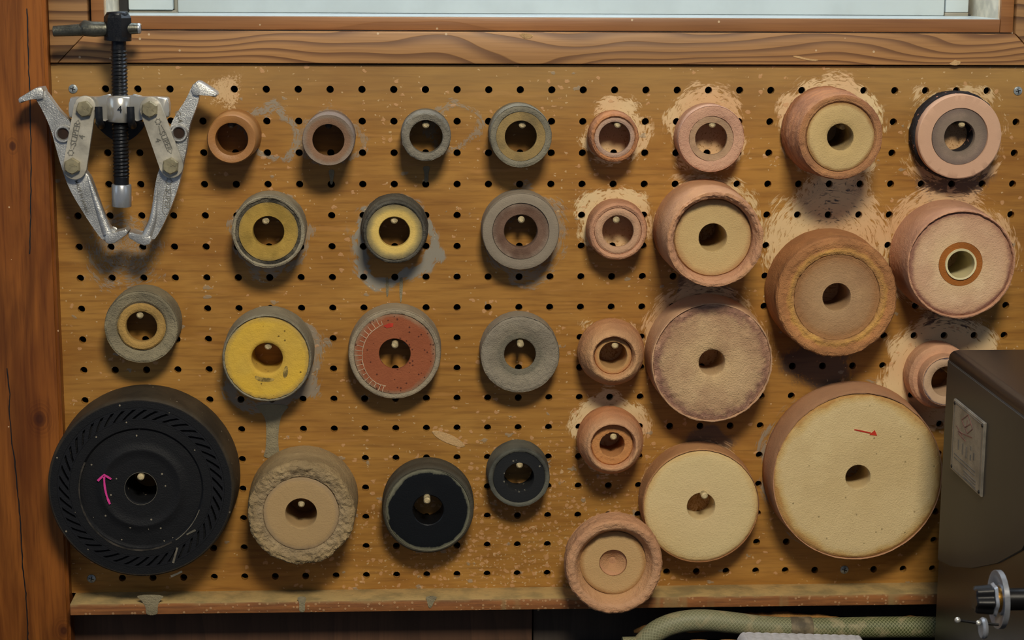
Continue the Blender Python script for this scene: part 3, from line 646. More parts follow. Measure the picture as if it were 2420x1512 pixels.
# --- row three
wheel('grinding_wheel', 'grey crusted wheel with a raised yellow ring round its bore', 'wheel', 333.5, 773, 88, 30, 37,
      E_('grey_clay_crust', (144, 134, 108), mott=.4, bump=.9, dark=(90, 84, 72)),
      [('inner_ring', E_('yellow_ring', (178, 142, 80), mott=.4, bump=.6, dark=(120, 98, 60)), [(57, 1.6, .2), (53, .2, .2), (44, .2, .2), (38, 1.2, .1)], 'dusty yellow ring')],
      front=[(86, .7, .5), (82, 0, .4), (72, .8, .5), (62, 1.4, .3)], seed=17, lip=8, group=G1)
wheel('grinding_wheel', 'larger bright yellow-faced wheel with a peeling grey rim and clay run beneath', 'wheel', 631, 847, 106, 34, 37,
      E_('peeling_grey_crust', (150, 142, 120), mott=.35, bump=.7, dark=(96, 90, 76)),
      [('face', E_('strong_yellow_face', [(0, (214, 172, 70)), (.86, (222, 180, 66)), (.97, (190, 156, 76)), (1, (150, 136, 96))], .0337, mott=.25, bump=.35, ms=60, dark=(160, 138, 84), speck=(90, 70, 30), sd=.97), [(99, .3, .45), (94, -.1, .15), (44, -.1, .08), (38.5, .8, .08)], 'yellow face')],
      Rb=1.03, front=[(105, .7, .2), (102.5, 0, .3), (100, 1.2, .4)], seed=18, seg=160, group=G1)
C3, k3 = wheel('grinding_wheel', 'wheel with a brick-red speckled face and a white spiked curve drawn on it', 'wheel', 933, 836.5, 109, 24, 37,
      E_('beige_clay_rim', (160, 146, 122), mott=.35, bump=.6, dark=(104, 96, 84)),
      [('face', E_('brick_red_face', [(0, (156, 88, 60)), (.9, (156, 88, 60)), (1, (150, 118, 92))], .0322, mott=.2, bump=.4, ms=90, dark=(128, 64, 46), speck=(74, 40, 32), sd=.82), [(96, .2, .2), (90, 0, .06), (38, .0, .06)], 'brick-red speckled face')],
      Rb=1.02, front=[(108, .8, .15), (104, .2, .25), (97.5, .5, .35)], seed=19, lip=4, seg=160, group=G1)
wheel('grinding_wheel', 'all-grey cracked clay wheel right of the brick-red wheel', 'wheel', 1229, 838, 93, 24, 37.5,
      E_('light_grey_cracked_clay', [(0, (118, 114, 98)), (.5, (128, 122, 104)), (.62, (152, 142, 122)), (1, (156, 146, 128))], .032, mott=.3, bump=.8, dark=(106, 98, 88), streak=.15), front=[(92, 1.2, .4), (86, .1, .35), (70, .1, .2), (52, 1.4, .2), (40, 1.7, .1)], seed=20, lip=4, seg=160, group=G1)
wheel('felt_wheel', 'round-shouldered terracotta cup wheel, third down in the narrow column, felt-lined', 'wheel', 1451.5, 845, 56, 42, 33,
      E_('bulging_terracotta', [(0, (206, 154, 112)), (.75, (208, 158, 118)), (1, (196, 138, 98))], .0262, mott=.3, bump=.6, dark=(150, 104, 84)),
      [('felt_face', E_('small_cream_felt', [(0, (196, 166, 112)), (.8, (190, 152, 100)), (1, (176, 124, 80))], .0152, mott=.15, bump=.4, dark=(150, 110, 70)), [(45, 8, .2), (43, 7, .1), (34, 7, .1)], 'cream felt lining')],
      side=[(1.12, .01, .2), (1.34, .18, .2), (1.43, .42, .2), (1.36, .66, .25), (1.17, .88, .3), (1.02, .98, .3)], front=[(54, .2, .45), (51, .2, .4), (48, 2, .35), (46, 6.5, .2)], seed=21, group=G2)
wheel('felt_wheel', 'large pale wheel with a mauve crumbly edge and small bore in the third row centre', 'wheel', 1683, 857, 143, 38, 31,
      E_('pale_pink_slip', (208, 162, 130), mott=.2, bump=.5, dark=(160, 120, 104)),
      [('felt_face', E_('pale_crusted_felt', [(0, (212, 184, 136)), (.55, (208, 178, 136)), (.78, (200, 166, 132)), (.90, (146, 108, 96)), (.96, (170, 130, 112)), (1, (200, 156, 134))], .0487, mott=.4, bump=.9, ms=110, dark=(168, 128, 104), wav=.10), [(138, .9, .7), (128, .5, .9), (110, .1, .35), (90, 0, .12), (38, .1, .1), (32, .9, .1)], 'pale felt, mauve crust at its edge')],
      Rb=1.03, side=[(.97, .02, .15), (1, .1, .15), (1, .9, .15), (.99, .97, .2)], front=[(142, .2, .35), (140, 0, .35), (139, .5, .3)], seed=22, seg=192, group=G2)
wheel('felt_wheel', 'stepped pink wheel with navy edge lines, partly hidden behind the machine', 'wheel', 2238, 902, 58, 40, 36,
      E_('stepped_pink_slip', (210, 158, 128), mott=.25, bump=.5, dark=(160, 112, 96)),
      [('face', E_('pale_pink_face', [(0, (170, 140, 112)), (.75, (196, 160, 134)), (.93, (206, 168, 142)), (1, (70, 62, 84))], .0196, mott=.2, bump=.3, dark=(150, 120, 104)), [(56, .4, .1), (52, 0, .1), (38, .6, .08)], 'pale pink front ring')],
      side=[(1.25, .02, .15), (1.32, .1, .2), (1.32, .55, .2), (1.2, .64, .2), (1.03, .66, .2), (1.02, .95, .1)], front=[(57.5, .3, .1), (57, .2, .1)], seed=23, group=G2)
M_smudge = plain('grey_face_smudge', (188, 158, 80), .9, var=.2, scale=300)
C2 = [o for o in bpy.data.objects if 'bright yellow-faced' in o.get('label', '')][0]
for q in ([(601,886),(622,893),(650,893),(646,901),(622,903),(604,897)], [(671,868),(680,862),(681,884),(674,895),(668,888)]):
    link('smudge', extrude(pxpoly(chaikin(q, 2), -.0342), -.0343, -.0339, 0), M_smudge, C2, world=True)['label'] = 'greyish smudge'
# --- row four
D1, kd = wheel('rubber_drum', 'very large black slotted drum wheel at the lower left with a pink arrow', 'wheel', 333, 1154, 221, 50, 37.5,
      E_('dusty_black_rubber', [(0, (20, 21, 24)), (.975, (20, 21, 24)), (.992, (62, 54, 42)), (1, (66, 58, 46))], .0722, wav=.002, mott=.35, bump=.25, dark=(16, 17, 20), rough=.6, spec=.3, speck=(150, 140, 120), sd=.985), Rb=1.02,
      side=[(.93, .01, .05), (.98, .05, .05), (1, .15, .05), (1.0, .55, .05), (1.0, .9, .05), (.992, .98, .05)],
      front=[(216, 0, .03), (198, 0, .0), (198, 3.5, 0), (168, 3.5, 0), (168, 0, 0), (148, 0, .03), (145.5, .8, .08), (143, 2.2, .03), (104, 1.8, .03), (97, .5, .02), (91, .4, .02), (84, 1.4, .02), (40, 1.4, .02), (38.5, 2, .02)], seed=24, seg=192, wob=0, group=None)
def slotted_ring(k, H, R0=168.5, R1=197.5, n=46, tw=.21):
    V, Fc = [], []; sub = 3; N = n*sub; rows = [R0, 171, 178.5, 186, 193.5, R1]; M = len(rows)
    for yy in (H, H-.0018):
        for j, r in enumerate(rows):
            sh = -tw*(r-R0)/(R1-R0)
            for i in range(N):
                a = 2*math.pi*i/N+sh; V.append((r*k*math.cos(a), -yy, r*k*math.sin(a)))
    T = M*N; kept = lambda i, j: 0 <= j < M-1 and not (i % sub == 0 and 1 <= j <= 3)
    ix = lambda i, j, s: s*T+j*N+i % N
    for j in range(M-1):
        for i in range(N):
            if kept(i, j):
                Fc.append((ix(i, j, 0), ix(i+1, j, 0), ix(i+1, j+1, 0), ix(i, j+1, 0)))
                for (di, dj, a, b) in ((-1, 0, (i, j), (i, j+1)), (1, 0, (i+1, j), (i+1, j+1)), (0, -1, (i, j), (i+1, j)), (0, 1, (i, j+1), (i+1, j+1))):
                    if not kept((i+di) % N, j+dj): Fc.append((ix(*a, 0), ix(*b, 0), ix(*b, 1), ix(*a, 1)))
    return mesh(V, Fc, 30)
drum = D1
if drum.type == 'MESH':                       # the drum is a single turned body: give it a root so that it can carry parts
    t = thing('rubber_drum', drum['label'], 'wheel', drum.location); me = drum.data; bpy.data.objects.remove(drum)
    drum = t; link('drum_body', me, None, drum)
M_blk = E_('black_rubber_face', (19, 20, 24), mott=.2, bump=.2, dark=(15, 16, 20), rough=.5, spec=.4)
link('slotted_ring', slotted_ring(kd, .0501), M_blk, drum)
M_pink = plain('pink_marker', (222, 60, 150), .6, var=.05)
M_red = plain('red_marker', (212, 56, 32), .6, var=.08)
link('marker_arrow', ribbon([chaikin([(260,1191),(252,1172),(247,1148),(246,1124)], 2, False), [(231,1136),(238,1129),(246,1122),(255,1127),(263,1132)]], -.0502, .0016), M_pink, drum, world=True)['label'] = 'pink hand-drawn arrow'
link('bore_edge', ribbon([[(333+38.5*math.cos(a), 1154+38.5*math.sin(a)) for a in np.linspace(0, 2*math.pi, 60)]], -.0487, .0004, .0002), plain('worn_grey_edge', (96, 92, 82), .7), drum, world=True)
M_scuff = plain('pale_scuff', (118, 112, 98), .8)
M_mark = plain('white_chalky_mark', (214, 190, 158), .9)
link('scuff', ribbon([[(409,1330),(414,1312),(419,1294)], [(404,1362),(418,1356),(430,1350)], [(441,1263),(452,1257),(462,1252)]], -.0503, .0016), M_scuff, drum, world=True)
_arc = lambda r, a0, a1: [(333+r*math.cos(math.radians(a)), 1154+r*math.sin(math.radians(a))) for a in np.linspace(a0, a1, 40)]
link('scuff', ribbon([_arc(146, 60, 205)], -.0502, .0013, .0002), plain('dull_scuff', (66, 60, 52), .8, var=.3, scale=120), drum, world=True)
link('scuff', ribbon([_arc(147, 20, 56)], -.0502, .0006, .0002), M_scuff, drum, world=True)
wheel('grinding_wheel', 'thick tan clay wheel with a rough crusted rim, right of the black drum', 'wheel', 711.5, 1214, 126.5, 50, 37,
      E_('tan_clay_side', [(0, (178, 152, 116)), (.75, (168, 146, 112)), (1, (168, 144, 104))], .0413, mott=.3, bump=.9, dark=(110, 94, 70)),
      [('face', E_('smooth_tan_face', [(0, (184, 150, 108)), (.9, (182, 148, 108)), (1, (160, 136, 104))], .0295, mott=.2, bump=.3, ms=45, dark=(166, 140, 104)), [(89, 1.0, .2), (86, .6, .05), (38, .6, .05)], 'smoother tan face')],
      Rb=1.05, side=[(.97, .02, .1), (1, .1, .1), (1.01, .5, .15), (1.0, .6, .1), (1, .85, .3), (.99, .97, 1.0)], front=[(122, .2, 1.1), (112, -.6, 1.3), (98, 0, 1.1), (91, .6, .6)], seed=25, seg=208, group=G1)
wheel('grinding_wheel', 'glossy black-faced wheel with a greenish-grey chipped rim', 'wheel', 1012, 1205, 107, 29, 36,
      E_('olive_grey_film', [(0, (132, 128, 106)), (.955, (132, 128, 106)), (.975, (62, 58, 48)), (1, (74, 68, 56))], .0353, wav=.004, mott=.35, bump=.4, dark=(76, 76, 68)),
      [('face', E_('glossy_black_face', [(0, (15, 18, 22)), (.93, (15, 18, 22)), (.95, (90, 90, 76)), (1, (122, 120, 100))], .0337, mott=.08, bump=.12, ms=55, dark=(10, 12, 16), rough=.4, spec=.35, wav=.06), [(98, .3, .08), (92, .1, .03), (38, .1, .02)], 'black face')],
      Rb=1.02, front=[(106, .8, .06), (103, 0, .08), (99, .1, .08)], side=[(.98, .03, .05), (1, .1, .05), (1.01, .5, .05), (.99, .55, .05), (1, .62, .05), (1, .95, .05)], seed=26, seg=160, group=G1)
wheel('grinding_wheel', 'smaller dark grey and black ring wheel at the lower right of the left group', 'wheel', 1227, 1128.5, 72.5, 26, 35,
      E_('dark_grey_film', [(0, (110, 108, 92)), (1, (96, 96, 86))], .025, mott=.5, bump=.4, dark=(44, 46, 48)),
      [('face', E_('dusty_black_face', [(0, (42, 42, 42)), (.8, (36, 38, 40)), (1, (30, 32, 34))], .0225, mott=.3, bump=.3, ms=60, dark=(28, 30, 34), speck=(130, 126, 110), sd=.93), [(61, .6, .06), (36, .5, .05)], 'dusty black face')],
      Rb=1.03, front=[(71.5, .5, .08), (68, 0, .08), (65, .1, .08), (62, .8, .1)], seed=27, group=G1)
wheel('felt_wheel', 'orange terracotta cup wheel with a ragged bore, fourth down in the narrow column', 'wheel', 1449, 1056, 59, 42, 29.5,
      E_('bulging_orange_terracotta', [(0, (206, 156, 120)), (.8, (208, 156, 120)), (1, (198, 134, 88))], .0262, mott=.25, bump=.5, dark=(156, 104, 84)),
      [('felt_face', E_('orange_felt', (196, 142, 88), mott=.2, bump=.5, dark=(156, 106, 66)), [(50, 8, .2), (47, 7, .1), (34, 7, .5), (30, 7.2, .7)], 'orange-brown lining')],
      side=[(1.1, .01, .15), (1.28, .18, .15), (1.35, .42, .15), (1.3, .66, .2), (1.14, .88, .2), (1.02, .98, .3)], front=[(57, .2, .4), (54.5, .2, .35), (52, 2, .3), (51, 6.5, .2)], seed=28, group=G2)
wheel('felt_wheel', 'clean cream felt wheel with a tilted peg in its bore, above the saucer-like wheel', 'wheel', 1657, 1197, 138, 26, 33,
      E_('tan_clay_coat', (190, 138, 98), mott=.3, bump=.5, dark=(140, 98, 74)),
      [('felt_face', E_('clean_cream_felt', [(0, (224, 206, 158)), (.9, (222, 204, 152)), (1, (212, 184, 126))], .0467, mott=.08, bump=.45, ms=40, dark=(204, 172, 110)), [(135, 1.8, .15), (131, .6, .15), (122, 0, .12), (60, 0, .1), (34, .3, .1)], 'cream felt')],
      Rb=1.015, front=[(137, 1.6, .15), (135.5, 1.5, .2)], seed=29, seg=176, group=G2)
D7, k7 = wheel('felt_wheel', 'largest cream felt wheel with a red arrow drawn on it, lower right', 'wheel', 2028, 1127.5, 201.5, 38, 29,
      E_('thin_clay_coat', (192, 142, 110), mott=.2, bump=.4, dark=(146, 104, 84)),
      [('felt_face', E_('large_cream_felt', [(0, (220, 200, 150)), (.90, (218, 198, 148)), (.965, (208, 180, 120)), (1, (184, 142, 82))], .0672, mott=.28, bump=.5, ms=45, dark=(192, 168, 116), speck=(150, 132, 92), sd=.985), [(198, 1.6, .3), (193, .5, .2), (180, 0, .12), (60, 0, .1), (30, .4, .1)], 'cream felt')],
      Rb=1.03, side=[(.97, .02, .1), (1, .1, .1), (1, .9, .1), (.995, .96, .2)], front=[(200.5, .7, .3), (199, .9, .35)], seed=30, seg=224, group=G2)
yA = -.0381
link('marker_arrow', ribbon([[(2019,1015),(2030,1017),(2043,1020),(2058,1023)]], yA, .0010), M_red, D7, world=True)['label'] = 'red arrow shaft'
hd = pxpoly([(2055,1027),(2067,1016),(2073,1029)], yA); link('arrow_head', extrude(hd, yA-.0003, yA+.0003, 0), M_red, D7, world=True)['label'] = 'red arrow head'
E1, ke = wheel('felt_wheel', 'pink saucer-like wheel without a through hole, lowest, hanging over the ledge', 'wheel', 1453, 1341, 115, 60, .4,
      E_('crumbly_pink_rim', [(0, (206, 156, 116)), (.7, (200, 152, 112)), (.86, (206, 156, 124)), (1, (204, 150, 116))], .038, mott=.25, bump=.6, dark=(160, 112, 90)),
      [('felt_face', E_('saucer_cream_felt', [(0, (204, 172, 120)), (.9, (204, 174, 124)), (1, (180, 140, 96))], .0252, mott=.15, bump=.4, ms=45, dark=(180, 140, 96)), [(78, 12.6, .15), (74, 12, .1), (33, 12, .1)], 'sunken cream felt'),
       ('centre_dimple', E_('pink_dimple', (204, 152, 118), mott=.25, bump=.4, dark=(164, 116, 92)), [(32, 12.6, .1), (30, 19, .15), (20, 19.5, .2), (.8, 19.5, .1)], 'pinkish sunken centre')],
      off=.031, side=[(.9, .02, .3), (.99, .18, .4), (1.01, .5, .5), (1.0, .8, .5), (.99, .93, .5)], front=[(110, .4, .6), (104, 0, .6), (97, .5, .5), (92, 2, .4), (84, 9, .3), (79, 12.4, .2)], seed=31, seg=176, wob=.012, group=G2)
# chalky mark on the red wheel
arc = chaikin([(905,766),(885,778),(870,792),(860,812),(856,832),(856,852),(862,873),(874,893),(892,907),(912,912)], 2, False)
st = [arc]
for i in range(1, len(arc)-1, 2):
    x, y = arc[i]; dx, dy = x-931, y-840; L = math.hypot(dx, dy); e = random.uniform(9, 20); st.append([(x, y), (x+dx/L*e*.5+random.uniform(-1, 1), y+dy/L*e*.5), (x+dx/L*e, y+dy/L*e)])
link('white_curve', ribbon(st, -.0241, .00045, .0002), M_mark, C3, world=True)['label'] = 'white spiked curve'
link('red_spot', extrude(pxpoly([(906,770),(918,764),(930,764),(928,772),(914,775)], -.0241), -.0243, -.0239, 0), M_red, C3, world=True)['label'] = 'bright red spot'

# pegs under the wheels
for c, r, L, tl, dk, of in ((5,1,.034,0,1,'leftmost orange-brown ring wheel, top row'),(8,1,.036,0,1,'mauve-brown ring wheel, top row'),(11,1,.031,0,0,'smallest grey chipped ring wheel, top row'),
        (14,1,.031,0,0,'grey ring wheel with yellowish face, top row'),(17,1,.027,0,0,'smallest cup wheel atop the narrow column'),(20,1,.025,0,0,'pink cracked ring wheel, top row'),
        (24,1,.040,0,0,'ridged terracotta wheel, top row'),(28,1,.021,0,0,'pink disc with black backing, top right'),(6,4,.031,0,0,'dull yellow wheel, second row'),
        (10,4,.029,0,0,'charcoal wheel with pale yellow face'),(14,4,.026,0,0,'wheel with scratched brown face'),(17,4,.028,0,0,'second cup wheel of the narrow column'),
        (20,4,.030,0,1,'large deep cup wheel'),(24,6,.025,0,1,'large orange-brown wheel'),(28,5,.022,0,1,'wheel with rust-brown ring'),(2,7,.028,0,0,'grey crusted wheel with raised yellow ring'),
        (6,8,.031,0,0,'bright yellow wheel, third row'),(10,8,.028,0,0,'brick-red wheel'),(14,8,.028,0,0,'all-grey cracked wheel'),(17,8,.034,0,0,'third cup wheel of the narrow column'),
        (20,8,.032,0,0,'large pale wheel with mauve edge'),(28,9,.024,0,0,'wheel half hidden by the machine'),(2,12,.052,0,0,'large black drum'),(7,13,.046,0,0,'rough tan clay wheel'),
        (11,13,.040,0,0,'glossy black-faced wheel'),(14,12,.026,0,0,'small dark ring wheel, bottom row'),(17,11,.034,0,0,'cup wheel with a ragged bore'),(20,13,.034,0,0,'clean cream felt wheel'),(25,12,.022,0,1,'largest cream felt wheel')):
    tag(peg(c, r, L, (0, tl), bool(dk)), ('dark peg inside the ' if dk else 'pale wooden peg inside the ')+of, 'peg', 'wooden pegs the wheels hang on')

# ------------------------------------------------------------------ gear puller
q1 = lambda x, y: (x*.41005, y*.41005)          # from the 620 px close view to frame pixels
P1 = lambda pts: [q1(*p) for p in pts]
def metal(name, c, rough, metal=1., bump=.2, sc=900, var=.2):
    t = NT(name, rough, metal); v = t.coord(); n = t.noise(v, sc, 3); g = t.noise(v, 60, 3)
    t.col(t.mix(t.rng(g, .35, .7), c, tuple(u*(1-var) for u in c))); t.bump(n, bump, .0005)
    q = t.rng(n, .3, .7, rough*.8, min(1, rough*1.3)); t.l(q, t.b.inputs['Roughness']); return t.m
M_cast = metal('cast_zinc_plate', (204, 204, 200), .36, .72, .7, 1100)
M_strap = metal('satin_nickel', (192, 186, 170), .5, .35, bump=.12)
M_bolt = metal('dull_yellowish_zinc', (166, 156, 124), .42, .45, bump=.12, sc=400)
M_chrome = metal('polished_chrome', (200, 198, 190), .22, .6, .0, 30, .05)
M_oxide = metal('black_oxide_steel', (44, 46, 50), .38, .7, .1)
M_tip = metal('turned_steel', (176, 180, 184), .3, .6, .0, 30, .05)
M_bar = metal('dark_grey_steel', (104, 104, 94), .42, .8, .3, 700)
yS = -.036                                       # screw axis plane
pt = bp(*q1(700, 625), yS)
gp = thing('gear_puller', 'two-jaw gear puller of silver metal with a black threaded spindle, hung at the upper left', 'puller', (pt.x, yS, pt.z))
a0 = bp(*q1(684, 250), yS); a1 = bp(*q1(700, 1062), yS)
ax = (a1-a0).normalized()
def along(px1, py1): return bp(*q1(px1, py1), yS)
def thread(p0, p1, r, pitch, depth, n=28):
    d = p1-p0; L = d.length; d.normalize(); u = Vector((1, 0, 0)); u = (u-d*u.dot(d)).normalized(); v = d.cross(u)
    rows = int(L/pitch*8); V, Fc = [], []
    for i in range(rows+1):
        s = L*i/rows
        for k in range(n):
            a = 2*math.pi*k/n; ph = (s/pitch-k/n) % 1; rr = r-depth*abs(2*ph-1)**.8
            V.append(p0+d*s+(u*math.cos(a)+v*math.sin(a))*rr)
    for i in range(rows):
        for k in range(n): Fc.append((i*n+k, i*n+(k+1) % n, (i+1)*n+(k+1) % n, (i+1)*n+k))
    Fc += [tuple(range(n))[::-1], tuple(rows*n+k for k in range(n))]
    return mesh(V, Fc, 60)
rS = pxr(*q1(690, 625), 20.3, -yS)
spn = link('threaded_spindle', thread(along(685, 285), along(699, 1020), rS, .00275, .0011), M_oxide, gp, world=True); spn['label'] = 'black threaded spindle'
link('spindle_neck', tube([along(684, 225), along(685, 290)], rS*.86, 24), M_oxide, spn).location = (0, 0, 0)
link('spindle_end', tube([along(699, 1015), along(700, 1066)], rS*.86, 24), M_oxide, spn).location = (0, 0, 0)
link('pressure_cap', tube([along(700, 1062), along(700, 1066), along(701, 1186), along(701, 1190)], [rS*1.1, rS*1.16, rS*1.16, rS*1.1], 40), M_tip, gp, world=True)['label'] = 'turned silver end cap'
def hexprism(p0, p1, r, rot=0, cham=.12):
    d = (p1-p0); L = d.length; d.normalize(); u = Vector((1, 0, 0)) if abs(d.x) < .9 else Vector((0, 0, 1)); u = (u-d*u.dot(d)).normalized(); v = d.cross(u); bm = bmesh.new(); rings = []
    for s, f in ((0, .84), (L*cham, 1), (L*(1-cham), 1), (L, .84)):
        ring = []
        for k in range(6):
            a = math.pi/3*k+rot; ring.append(bm.verts.new(p0+d*s+(u*math.cos(a)+v*math.sin(a))*r*f))
        rings.append(ring)
    for a, b in zip(rings, rings[1:]):
        for k in range(6): bm.faces.new((a[k], a[(k+1) % 6], b[(k+1) % 6], b[k]))
    bm.faces.new(rings[0][::-1]); bm.faces.new(rings[-1]); return bm_mesh(bm, 20)
hn = link('hex_head', hexprism(along(677, 80), along(679, 235), rS*1.62, .1, .14), M_oxide, gp, world=True); hn['label'] = 'black hex head'
link('head_top', tube([along(676.5, 66), along(677, 72), along(677, 84)], [rS*1.1, rS*1.25, rS*1.3], 32), M_oxide, hn)
link('head_collar', tube([along(679, 212), along(679, 234)], rS*1.58, 32), M_oxide, hn)
br = link('tommy_bar', tube([along(306, 180), along(309, 180), along(470, 172), along(480, 168), along(484, 162), along(540, 168), along(800, 164), along(812, 164)],
     [rS*.5, rS*.62, rS*.7, rS*.75, rS*.92, rS*.9, rS*.62, rS*.5], 28), M_bar, gp, world=True); br['label'] = 'dark grey sliding bar with a worn bright end'
link('bar_tip', tube([along(797, 164), along(806, 164), along(812, 164)], [rS*.64, rS*.64, rS*.5], 28), M_tip, br)
# yoke
yk = link('yoke', extrude(pxpoly(P1(chaikin([(398,570),(412,560),(620,560),(640,552),(740,552),(760,560),(955,560),(972,575),(976,665),(965,680),(800,684),(750,698),(640,698),(600,684),(405,682),(394,668)], 1)), -.043), -.043, -.031, .0016, 3), M_chrome, gp, world=True); yk['label'] = 'chromed cross yoke'
link('yoke_boss', tube([along(690, 553), along(690, 560), along(692, 680), along(692, 700)], [rS*1.6, rS*1.75, rS*1.75, rS*1.5], 40), M_chrome, yk)
# jaws: hooked claws, each one cast piece with an eye
yJ0, yJ1 = -.0445, -.0345
jawL = [(196,556),(222,508),(256,520),(298,580),(350,650),(408,700),(425,760),(436,900),(474,975),(508,996),(545,1095),(590,1225),(640,1335),(690,1345),(650,1405),(598,1395),(534,1310),(474,1215),(410,1110),(376,1030),(344,930),(322,850),(292,740),(252,650),(215,585)]
jawR = [(1112,478),(1150,500),(1146,580),(1118,655),(1092,720),(1080,800),(1073,870),(1058,930),(1037,1050),(992,1180),(942,1295),(884,1395),(830,1405),(790,1372),(840,1335),(862,1270),(879,1180),(894,1060),(914,980),(955,900),(970,800),(980,720),(1026,640),(1064,585),(1092,530)]
clawTL = [(104,572),(112,562),(203,507),(240,503),(252,528),(246,568),(212,577),(178,566),(150,574),(122,594),(108,592)]
clawTR = [(1108,490),(1132,470),(1154,474),(1244,532),(1252,548),(1240,562),(1182,544),(1160,542),(1138,553),(1112,545),(1101,515)]
clawBL = [(604,1362),(612,1346),(642,1340),(680,1342),(722,1318),(738,1332),(732,1352),(660,1402),(625,1408),(606,1395)]
clawBR = [(742,1340),(762,1338),(810,1358),(850,1352),(868,1364),(874,1385),(862,1408),(832,1416),(800,1406),(744,1372),(738,1356)]
def rib(pts, y, r0, r1):
    p = spline([bp(*q1(*a), y) for a in pts], 6); n = len(p); return tube(p, [r0+(r1-r0)*i/(n-1) for i in range(n)], 12)
for nm, jw, ct, cb, eye, ribp, lb in (('left', jawL, clawTL, clawBL, (362, 772), [(505,1010),(540,1120),(580,1230),(622,1345)], 'left jaw'), ('right', jawR, clawTR, clawBR, (1030, 768), [(905,1060),(895,1170),(880,1270),(845,1360)], 'right jaw')):
    j = link('jaw', extrude(pxpoly(P1(chaikin(jw, 2)), yJ0), yJ0, yJ1, .0026, 3), M_cast, gp, world=True); j['label'] = lb
    link('claw', extrude(pxpoly(P1(ct), -.0475), -.0475, -.030, .0009, 2), M_cast, j)
    link('claw', extrude(pxpoly(P1(cb), -.0475), -.0475, -.030, .0009, 2), M_cast, j)
    link('rib', rib(ribp, -.0436, .0010, .0042), M_cast, j)
    e = bp(*q1(*eye), -.047); rr = pxr(*q1(*eye), 20.8, .047)
    eo = link('eye', lathe([(rr*.62, .0, 0), (rr*.9, .0, 0), (rr*1.02, .002, 0), (rr*1.02, .0112, 0), (rr*.92, .0125, 0), (rr*.74, .0125, 0), (rr*.62, .0112, 0)], 48), M_cast, j)
    eo.location = (e.x, -.0350, e.z)
    # the dark hole of the eye
    pc = link('eye_bore', lathe([(.0001, 0, 0), (rr*.64, 0, 0), (rr*.64, .0105, 0), (.0001, .0105, 0)], 32), plain('dark_brown_bore', (46, 26, 14), .9), j); pc.location = (e.x, -.0350, e.z)
# straps: two in front, two behind
def strap(a, b, ra, rb, y, th, nm='link_arm'):
    A = Vector(q1(*a)); B = Vector(q1(*b)); d = (B-A).normalized(); n = Vector((-d.y, d.x)); ra *= .41; rb *= .41; pts = []
    for k in range(17): t = math.pi*k/16; pts.append(A-d*math.sin(t)*ra+n*math.cos(t)*ra)
    for k in range(17): t = math.pi*k/16; pts.append(B+d*math.sin(t)*rb-n*math.cos(t)*rb)
    return extrude(pxpoly([tuple(p) for p in pts], y), y, y+th, .0008, 2)
arms = []
for a, b, lb in (((488, 614), (430, 968), 'left front link arm'), ((866, 622), (988, 958), 'right front link arm')):
    o = link('link_arm', strap(a, b, 62, 68, -.0515, .0042), M_strap, gp, world=True); o['label'] = lb; arms.append(o)
    o = link('link_arm', strap(a, b, 60, 64, -.0305, .0042), M_strap, gp, world=True); o['label'] = lb.replace('front', 'rear')
def text(s, pa, pb_, y, parent, m, ext=.00035, frame=q1, nm='lettering', flip=False, bold=0):
    """raised letters whose line runs from pixel pa to pixel pb_ on the plane y"""
    cu = bpy.data.curves.new('t', 'FONT'); cu.body = s; cu.extrude = 1*.02; cu.offset = bold; cu.align_x = 'LEFT'; cu.align_y = 'CENTER'; cu.resolution_u = 3
    ob = bpy.data.objects.new('t', cu); SC.collection.objects.link(ob); bpy.context.view_layer.update()
    me = bpy.data.meshes.new_from_object(ob.evaluated_get(bpy.context.evaluated_depsgraph_get())); bpy.data.objects.remove(ob)
    A = bp(*frame(*pa), y); B = bp(*frame(*pb_), y); d = B-A; co = np.empty(len(me.vertices)*3); me.vertices.foreach_get('co', co); co = co.reshape(-1, 3)
    x0, x1 = co[:,0].min(), co[:,0].max(); s_ = d.length/(x1-x0); d.normalize(); n = Vector((0, -1, 0)); u = n.cross(d)
    cy = (co[:,1].min()+co[:,1].max())/2
    out = [A+d*(c[0]-x0)*s_+u*(c[1]-cy)*s_+n*(ext if c[2] > 0 else -ext) for c in co]
    me.vertices.foreach_set('co', np.array([list(v) for v in out]).ravel()); me.update(); me.materials.clear()
    o = link(nm, me, m, parent); return o
M_emb = metal('embossed_cast', (132, 129, 118), .5, .4, .1)
text('SUPER', (421, 838), (447, 702), -.0516, arms[0], M_emb, frame=q1, bold=0); text('4', (470, 800), (474, 778), -.0516, arms[0], M_emb)
text('SUPER', (931, 758), (980, 868), -.0516, arms[1], M_emb, bold=0); text('4', (908, 796), (916, 816), -.0516, arms[1], M_emb)
def gearlet(c, r, y, parent, ang0=0.):
    cx, cy = c; pts = []
    for k in range(49):
        a = 2*math.pi*k/48+ang0; rr = r*(1+.22*math.cos(6*a)); pts.append(q1(cx+rr*math.cos(a), cy+rr*math.sin(a)))
    link('gear_emblem', ribbon([pts], y, .00045), M_emb, parent)
gearlet((408, 880), 15, -.0516, arms[0]); gearlet((911, 700), 15, -.0516, arms[1])
def arrowoutline(a, b, w_, y, parent):
    A = Vector(a); B = Vector(b); d = (B-A).normalized(); n = Vector((-d.y, d.x)); L = (B-A).length
    P = [A+n*w_*.5, A+d*L*.3+n*w_, A+d*L*.85+n*w_, B, A+d*L*.85-n*w_, A+d*L*.3-n*w_, A-n*w_*.5]
    link('arrow_outline', ribbon([[q1(*p) for p in P]], y, .0004), M_emb, parent)
arrowoutline((416, 858), (452, 690), 15, -.0516, arms[0]); arrowoutline((921, 722), (988, 885), 15, -.0516, arms[1])
js = [o for o in gp.children if o.name.startswith('jaw')]
